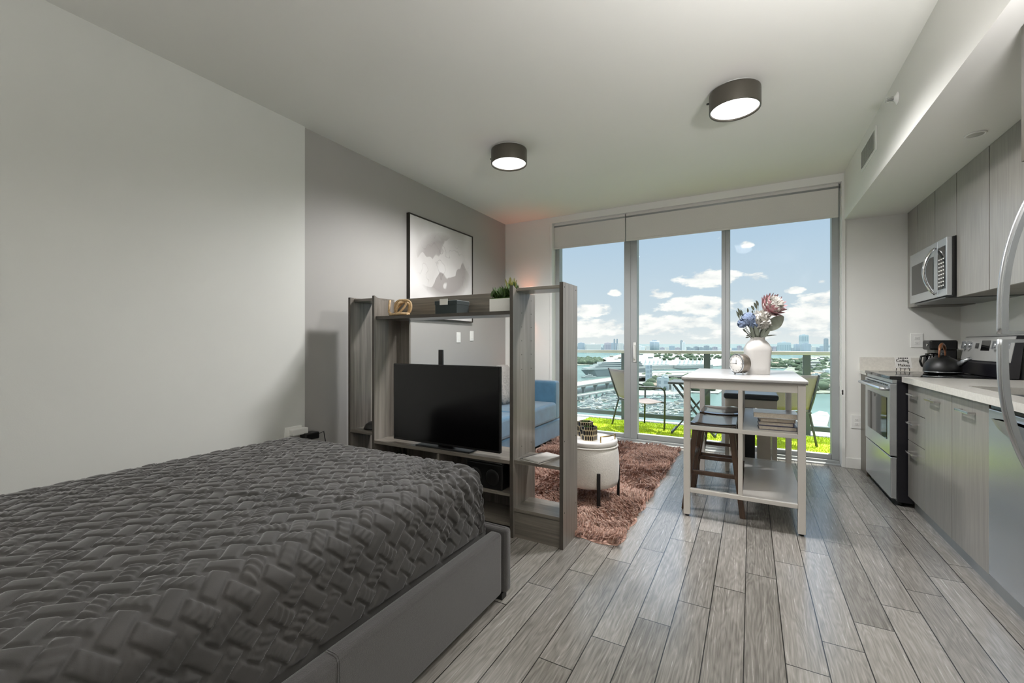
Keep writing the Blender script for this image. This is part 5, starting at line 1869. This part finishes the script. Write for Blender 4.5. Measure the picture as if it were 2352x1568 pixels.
hmb = MB().grid(pocket, 24, 6)
hmb.grid(lambda u, v: (FXC - 0.004, pocket(u, 1)[1], pocket(u, 0)[2] + v * (pocket(u, 1)[2] - pocket(u, 0)[2])), 24, 2, flip=True)
hmb.grid(lambda u, v: (pocket(u, 0)[0] + v * (FXC - 0.004 - pocket(u, 0)[0]), pocket(u, 0)[1], pocket(u, 0)[2] - 0.012 * v), 24, 2, flip=True)
hmb.build('pocket_handle', M['steel'], dw)

# range
rg = thing('range', 'stainless steel electric range with black glass top and side', 'range', (1.18, 4.36, 0))
RY0, RY1, RXF = 3.982, 4.738, 0.862
side_m = mat('black_enamel', '#16151b', 0.35, var=0.05)
MB().box(RXF + 0.04, 1.50, RY0, RY1, 0.03, 0.893).build('body', side_m, rg, 0.003)
MB().box(RXF + 0.012, RXF + 0.04, RY0 + 0.002, RY1 - 0.002, 0.865, 0.893).build('front_strip', M['steel'], rg, 0.003)
MB().box(RXF - 0.002, 1.445, RY0 - 0.002, RY1 + 0.002, 0.893, 0.917).build('cooktop', M['black_gloss'], rg, 0.004)
bm_ = MB()
for (x, y, r_) in ((1.02, 4.18, 0.085), (1.02, 4.54, 0.105), (1.28, 4.18, 0.105), (1.28, 4.54, 0.085)):
    bm_.tube([(x + r_ * math.cos(2 * PI * k / 36), y + r_ * math.sin(2 * PI * k / 36), 0.9172) for k in range(36)], 0.0008, 4, True)
bm_.build('burner_rings', M['steel_dark'], rg)
door = MB().box(RXF, RXF + 0.04, RY0 + 0.002, RY1 - 0.002, 0.352, 0.862).build('oven_door', M['steel'], rg, 0.004)
MB().box(RXF - 0.003, RXF, RY0 + 0.075, RY1 - 0.10, 0.455, 0.758).build('oven_window', M['black_gloss'], door, 0.002)
MB().tube([(RXF, RY0 + 0.03, 0.822), (RXF - 0.038, RY0 + 0.035, 0.822), (RXF - 0.045, RY0 + 0.05, 0.822), (RXF - 0.045, RY1 - 0.05, 0.822), (RXF - 0.038, RY1 - 0.035, 0.822), (RXF, RY1 - 0.03, 0.822)], 0.013, 12).build('handle', M['steel'], door)
ve = MB()
for k in range(14):
    y = RY0 + 0.06 + k * 0.047
    ve.box(RXF - 0.001, RXF, y, y + 0.03, 0.842, 0.852)
ve.build('vent_slots', M['ink'], door)
MB().box(RXF + 0.004, RXF + 0.04, RY0 + 0.002, RY1 - 0.002, 0.05, 0.342).build('storage_drawer', M['steel'], rg, 0.006, 3)
for (x, y) in ((RXF + 0.07, RY0 + 0.05), (RXF + 0.07, RY1 - 0.05), (1.45, RY0 + 0.05), (1.45, RY1 - 0.05)):
    MB().lathe([(0.018, 0.0), (0.018, 0.012), (0.012, 0.03)], (x, y, 0), 12).build('foot', M['black'], rg)
# backguard, leaning back
bgd = MB().prism([(1.445, 0.917), (1.50, 0.917), (1.525, 1.20), (1.49, 1.20), (1.462, 1.02), (1.445, 1.01)], 'Y', RY0, RY1)
bgd = bgd.build('backguard', side_m, rg, 0.004)


def bgp(t, y, off):
    """point on the slanted control panel: t 0..1 upward"""
    a, b_ = Vector((1.462, 0, 1.02)), Vector((1.49, 0, 1.20))
    nrm = Vector((-(b_.z - a.z), 0, b_.x - a.x)).normalized()
    p = a.lerp(b_, t) + nrm * off
    return Vector((p.x, y, p.z))


def panel(y0, y1, t0, t1, o0, o1):
    return [bgp(t0, y0, o0), bgp(t0, y1, o0), bgp(t1, y1, o0), bgp(t1, y0, o0)], [bgp(t0, y0, o1), bgp(t0, y1, o1), bgp(t1, y1, o1), bgp(t1, y0, o1)]


MB().hexa(*panel(RY0 + 0.006, RY1 - 0.006, 0.02, 0.97, -0.002, 0.004)).build('control_panel', mat('satin_control_panel', '#b9b9b6', 0.4, 0.3), bgd)
MB().hexa(*panel(4.300, 4.430, 0.42, 0.83, 0.004, 0.0055)).build('display', M['black_gloss'], bgd)
for y in (4.675, 4.60, 4.20, 4.125, 4.05):
    kn = MB().hexa(*panel(y - 0.022, y + 0.022, 0.50, 0.76, 0.004, 0.008))
    kn.hexa(*panel(y - 0.008, y + 0.008, 0.47, 0.79, 0.008, 0.032))
    a_ = bgp(0.63, y, 0.004)
    b2 = bgp(0.63, y, 0.024)
    kn.tube([a_, b2], [0.022, 0.019], 16)
    kn.build('knob', M['steel'], bgd)
MB().hexa(*panel(4.47, 4.53, 0.5, 0.72, 0.004, 0.0046)).build('button_pad', M['steel_dark'], bgd)

# kettle
ke = thing('kettle', 'matte black dome kettle with copper handle on the range top', 'kettle', (1.285, 4.46, 0.9175))
kx, ky, kz = 1.275, 4.47, 0.918
MB().lathe([(0.080, kz), (0.104, kz + 0.006), (0.109, kz + 0.02), (0.108, kz + 0.045), (0.098, kz + 0.08), (0.078, kz + 0.108), (0.05, kz + 0.125), (0.04, kz + 0.128), (0.002, kz + 0.130)], (kx, ky, 0), 40).build('kettle_body', mat('matte_black_enamel', '#1d1d1d', 0.42, var=0.05), ke)
MB().lathe([(0.1095, kz + 0.012), (0.1105, kz + 0.015), (0.1095, kz + 0.018)], (kx, ky, 0), 40).build('base_band', M['steel'], ke)
MB().lathe([(0.044, kz + 0.127), (0.042, kz + 0.133), (0.012, kz + 0.138), (0.008, kz + 0.146), (0.012, kz + 0.156), (0.002, kz + 0.160)], (kx, ky, 0), 24).build('lid', M['black'], ke)
copper = mat('copper_brown_handle', '#8a5a3c', 0.3, 0.3, var=0.2, vscale=30)
hp = []
for k in range(15):
    a = PI * k / 14
    hp.append((kx + 0.034 * math.cos(a), ky + 0.058 * math.cos(a), kz + 0.125 + 0.100 * math.sin(a) ** 0.8))
MB().tube(hp, [0.006] * 3 + [0.010] * 9 + [0.006] * 3, 10).build('handle', copper, ke)
MB().tube([(kx + 0.07, ky - 0.06, kz + 0.07), (kx + 0.105, ky - 0.09, kz + 0.11), (kx + 0.125, ky - 0.105, kz + 0.125)], [0.022, 0.014, 0.011], 12).build('spout', M['steel'], ke)

# coffee maker
cmk = thing('coffee_maker', 'black drip coffee maker in the corner behind the kettle', 'coffee maker', (1.37, 4.83, 0.905))
MB().box(1.295, 1.455, 4.775, 4.945, 0.905, 0.93).build('base', M['black'], cmk, 0.008)
MB().box(1.375, 1.455, 4.785, 4.935, 0.93, 1.10).build('water_tank', M['black'], cmk, 0.008)
MB().box(1.285, 1.458, 4.772, 4.948, 1.095, 1.175).build('brew_head', M['black'], cmk, 0.014, 3)
MB().lathe([(0.045, 0.932), (0.058, 0.94), (0.062, 0.98), (0.055, 1.03), (0.045, 1.055), (0.046, 1.065), (0.01, 1.07)], (1.325, 4.86, 0), 28).build('carafe', M['black_gloss'], cmk)
MB().tube([(1.275, 4.835, 1.045), (1.245, 4.82, 1.04), (1.238, 4.817, 1.0), (1.25, 4.823, 0.96), (1.27, 4.833, 0.955)], 0.008, 8).build('carafe_handle', M['black'], cmk)
MB().lathe([(0.012, -0.001), (0.010, -0.006), (0.001, -0.008)], (1.285, 4.82, 1.135), 16, axis='X').build('chrome_badge', M['chrome'], cmk)

# little coffee sign on a stand
sg_ = thing('coffee_sign', 'small white lettered coffee sign on a tiny easel at the back of the range', 'sign', (1.105, 4.70, 0.917), 0.0, None, True)
sg_.rotation_euler.z = 0.22
tl = math.radians(14)
pl_ = MB().hexa([(-0.054, -0.012, 0.028), (0.054, -0.012, 0.028), (0.054, -0.006, 0.027), (-0.054, -0.006, 0.027)],
                [(-0.054, 0.013, 0.118), (0.054, 0.013, 0.118), (0.054, 0.019, 0.117), (-0.054, 0.019, 0.117)]).build('plaque', M['paper'], sg_, world=False)
ORG[pl_.as_pointer()] = Vector()
rx = math.atan2(0.090, 0.025)


def sgp(t):
    return (0.0, -0.0135 + 0.025 * t, 0.028 + 0.090 * t)


text('lettering', 'Coffee', 0.032, M['ink'], pl_, (-0.008, sgp(0.66)[1], sgp(0.66)[2]), (rx, 0, 0), 0.0004)
text('lettering', 'Makes', 0.032, M['ink'], pl_, (-0.002, sgp(0.26)[1], sgp(0.26)[2]), (rx, 0, 0), 0.0004)
dsh = MB()
for k in range(6):
    p = sgp(0.90)
    dsh.box(-0.034 + k * 0.012, -0.027 + k * 0.012, p[1] - 0.0006, p[1] + 0.0006, p[2] - 0.004, p[2] + 0.004)
hp_ = sgp(0.47)
dsh.prism([(0.030, hp_[2] - 0.006), (0.037, hp_[2] + 0.002), (0.035, hp_[2] + 0.006), (0.030, hp_[2] + 0.003), (0.025, hp_[2] + 0.006), (0.023, hp_[2] + 0.002)], 'Y', hp_[1] - 0.0008, hp_[1] + 0.0006)
dsh.build('small_marks', M['ink'], pl_, world=False)
MB().tube([(-0.03, -0.022, 0.004), (-0.03, -0.020, 0.026), (-0.03, -0.012, 0.026), (-0.03, 0.022, 0.10), (-0.03, 0.045, 0.003)], 0.0022, 6).tube([(0.03, -0.022, 0.004), (0.03, -0.020, 0.026), (0.03, -0.012, 0.026), (0.03, 0.022, 0.10), (0.03, 0.045, 0.003)], 0.0022, 6).tube([(-0.03, -0.018, 0.022), (0.03, -0.018, 0.022)], 0.0022, 6).build('easel', M['black_metal'], sg_, world=False)

# ------------------------------------------------------------------ wall cabinets and microwave
UX = 1.198
UZ0, UZ1 = 1.458, 2.286


def wall_cab(label, y0, y1, z0, doors, extra=None):
    t = thing('wall_cabinet', label, 'cabinet', ((UX + XR) / 2, (y0 + y1) / 2, z0))
    MB().box(UX + 0.018, XR, y0, y1, z0, UZ1).build('body', wood_side, t)
    for (a, b_) in doors:
        MB().box(UX, UX + 0.018, a + 0.003, b_ - 0.003, z0, UZ1).build('door', M['cab'], t, 0.001)
    return t


wall_cab('brown end filler of the wall cabinets in the window corner', 4.725, 4.985, UZ0, [(4.725, 4.985)])
wall_cab('grey two door wall cabinet above the microwave', 3.955, 4.722, 1.872, [(4.340, 4.722), (3.955, 4.337)])
wall_cab('grey single door wall cabinet right of the microwave', 3.503, 3.952, UZ0, [(3.503, 3.952)])
wall_cab('grey wall cabinet beside the fridge handle', 2.30, 3.500, UZ0, [(2.92, 3.500), (2.30, 2.917)])
fcb = thing('fridge_cabinet', 'dark grey cabinet over the fridge at the right photo edge', 'cabinet', (1.2, 1.84, 1.80))
MB().box(0.868, XR, 1.44, 2.246, 1.80, 2.286).build('body', wood_side, fcb)
for (a, b_) in ((1.44, 1.842), (1.845, 2.246)):
    MB().box(0.850, 0.868, a, b_, 1.80, 2.286).build('door', M['cab_side'], fcb, 0.001)

mw = thing('microwave', 'stainless over the range microwave with curved bar handle', 'microwave', (1.35, 4.33, 1.46))
MX, MY0, MY1, MZ0, MZ1 = 1.150, 3.960, 4.720, 1.462, 1.868
MB().box(MX + 0.03, XR - 0.002, MY0, MY1, MZ0 + 0.004, MZ1).build('body', M['black'], mw, 0.003)
md = MB().box(MX, MX + 0.03, MY0 + 0.16, MY1, MZ0 + 0.012, MZ1).build('door', M['steel'], mw, 0.004)
MB().box(MX - 0.002, MX, MY0 + 0.235, MY1 - 0.05, MZ0 + 0.075, MZ1 - 0.095).build('door_window', M['black_gloss'], md, 0.001)
hn = []
for k in range(17):
    t_ = k / 16
    hn.append((MX - 0.004 - 0.060 * math.sin(PI * t_) ** 0.8, MY0 + 0.192, MZ0 + 0.035 + t_ * 0.33))
MB().tube(hn, [0.007] + [0.011] * 15 + [0.007], 10).build('handle', M['chrome'], md)
mc = MB().box(MX, MX + 0.03, MY0, MY0 + 0.158, MZ0 + 0.012, MZ1).build('control_panel', M['steel'], mw, 0.004)
MB().box(MX - 0.002, MX, MY0 + 0.018, MY0 + 0.150, MZ0 + 0.06, MZ1 - 0.055).build('keypad_glass', M['black_gloss'], mc, 0.001)
kp = MB()
for i in range(3):
    for j in range(8):
        kp.box(MX - 0.0028, MX - 0.002, MY0 + 0.035 + i * 0.038, MY0 + 0.055 + i * 0.038, MZ0 + 0.08 + j * 0.026, MZ0 + 0.088 + j * 0.026)
kp.build('keys', M['trim'], mc)
MB().box(MX + 0.01, MX + 0.40, MY0 + 0.05, MY1 - 0.05, MZ0 - 0.004, MZ0 + 0.004).build('underside_vent', M['steel_dark'], mw)

# black appliance on the counter behind the fridge handle
ap = thing('toaster_oven', 'black countertop appliance half hidden behind the fridge handle', 'appliance', (1.33, 2.62, 0.915))
MB().box(1.14, 1.50, 2.36, 2.80, 0.925, 1.135).build('housing', M['black'], ap, 0.01, 3)
MB().box(1.136, 1.14, 2.46, 2.78, 0.95, 1.11).build('glass_door', M['black_gloss'], ap)
MB().bar((1.118, 2.48, 1.10), (1.118, 2.76, 1.10), 0.012, 0.012).box(1.118, 1.137, 2.50, 2.512, 1.094, 1.106).box(1.118, 1.137, 2.73, 2.742, 1.094, 1.106).build('handle', M['steel'], ap)
for (x, y) in ((1.17, 2.39), (1.47, 2.39), (1.17, 2.77), (1.47, 2.77)):
    MB().box(x - 0.015, x + 0.015, y - 0.015, y + 0.015, 0.915, 0.926).build('foot', M['black'], ap)

# fridge
fr = thing('refrigerator', 'stainless steel refrigerator with two tall bowed handles at the right edge', 'refrigerator', (1.18, 1.85, 0))
MB().box(0.925, 1.52, 1.462, 2.238, 0.03, 1.74).build('body', mat('fridge_grey_side', '#5d5e60', 0.5), fr, 0.004)
fd = MB().box(0.858, 0.922, 1.462, 2.238, 1.178, 1.738).build('freezer_door', M['steel'], fr, 0.012, 3)
rd_ = MB().box(0.858, 0.922, 1.462, 2.238, 0.08, 1.168).build('fridge_door', M['steel'], fr, 0.012, 3)
MB().box(0.868, 0.925, 1.47, 2.23, 0.012, 0.078).build('kick_grille', M['black'], fr)
for (x, y) in ((0.96, 1.50), (0.96, 2.20), (1.48, 1.50), (1.48, 2.20)):
    MB().lathe([(0.02, 0.0), (0.02, 0.02), (0.014, 0.031)], (x, y, 0), 12).build('foot', M['black'], fr)
for parent, zs in ((fd, (1.182, 1.66)), (rd_, (1.164, 0.70))):
    hh = []
    for k in range(21):
        t_ = k / 20
        hh.append((0.786 + 0.072 * max(0.0, (t_ - 0.12) / 0.88) ** 2.4, 2.195, zs[0] + (zs[1] - zs[0]) * t_))
    hb_ = MB()
    for k in range(20):
        hb_.bar(hh[k], hh[k + 1], 0.036, 0.016, up=(1, 0, 0))
    hb_.tube([(p[0] - 0.004, p[1], p[2]) for p in hh], 0.0125, 12)
    z_ = zs[0]
    s_ = 1 if zs[1] > zs[0] else -1
    hb_.box(0.782, 0.86, 2.182, 2.208, min(z_, z_ + s_ * 0.012), max(z_, z_ + s_ * 0.012))
    hb_.build('handle', M['steel'], parent)
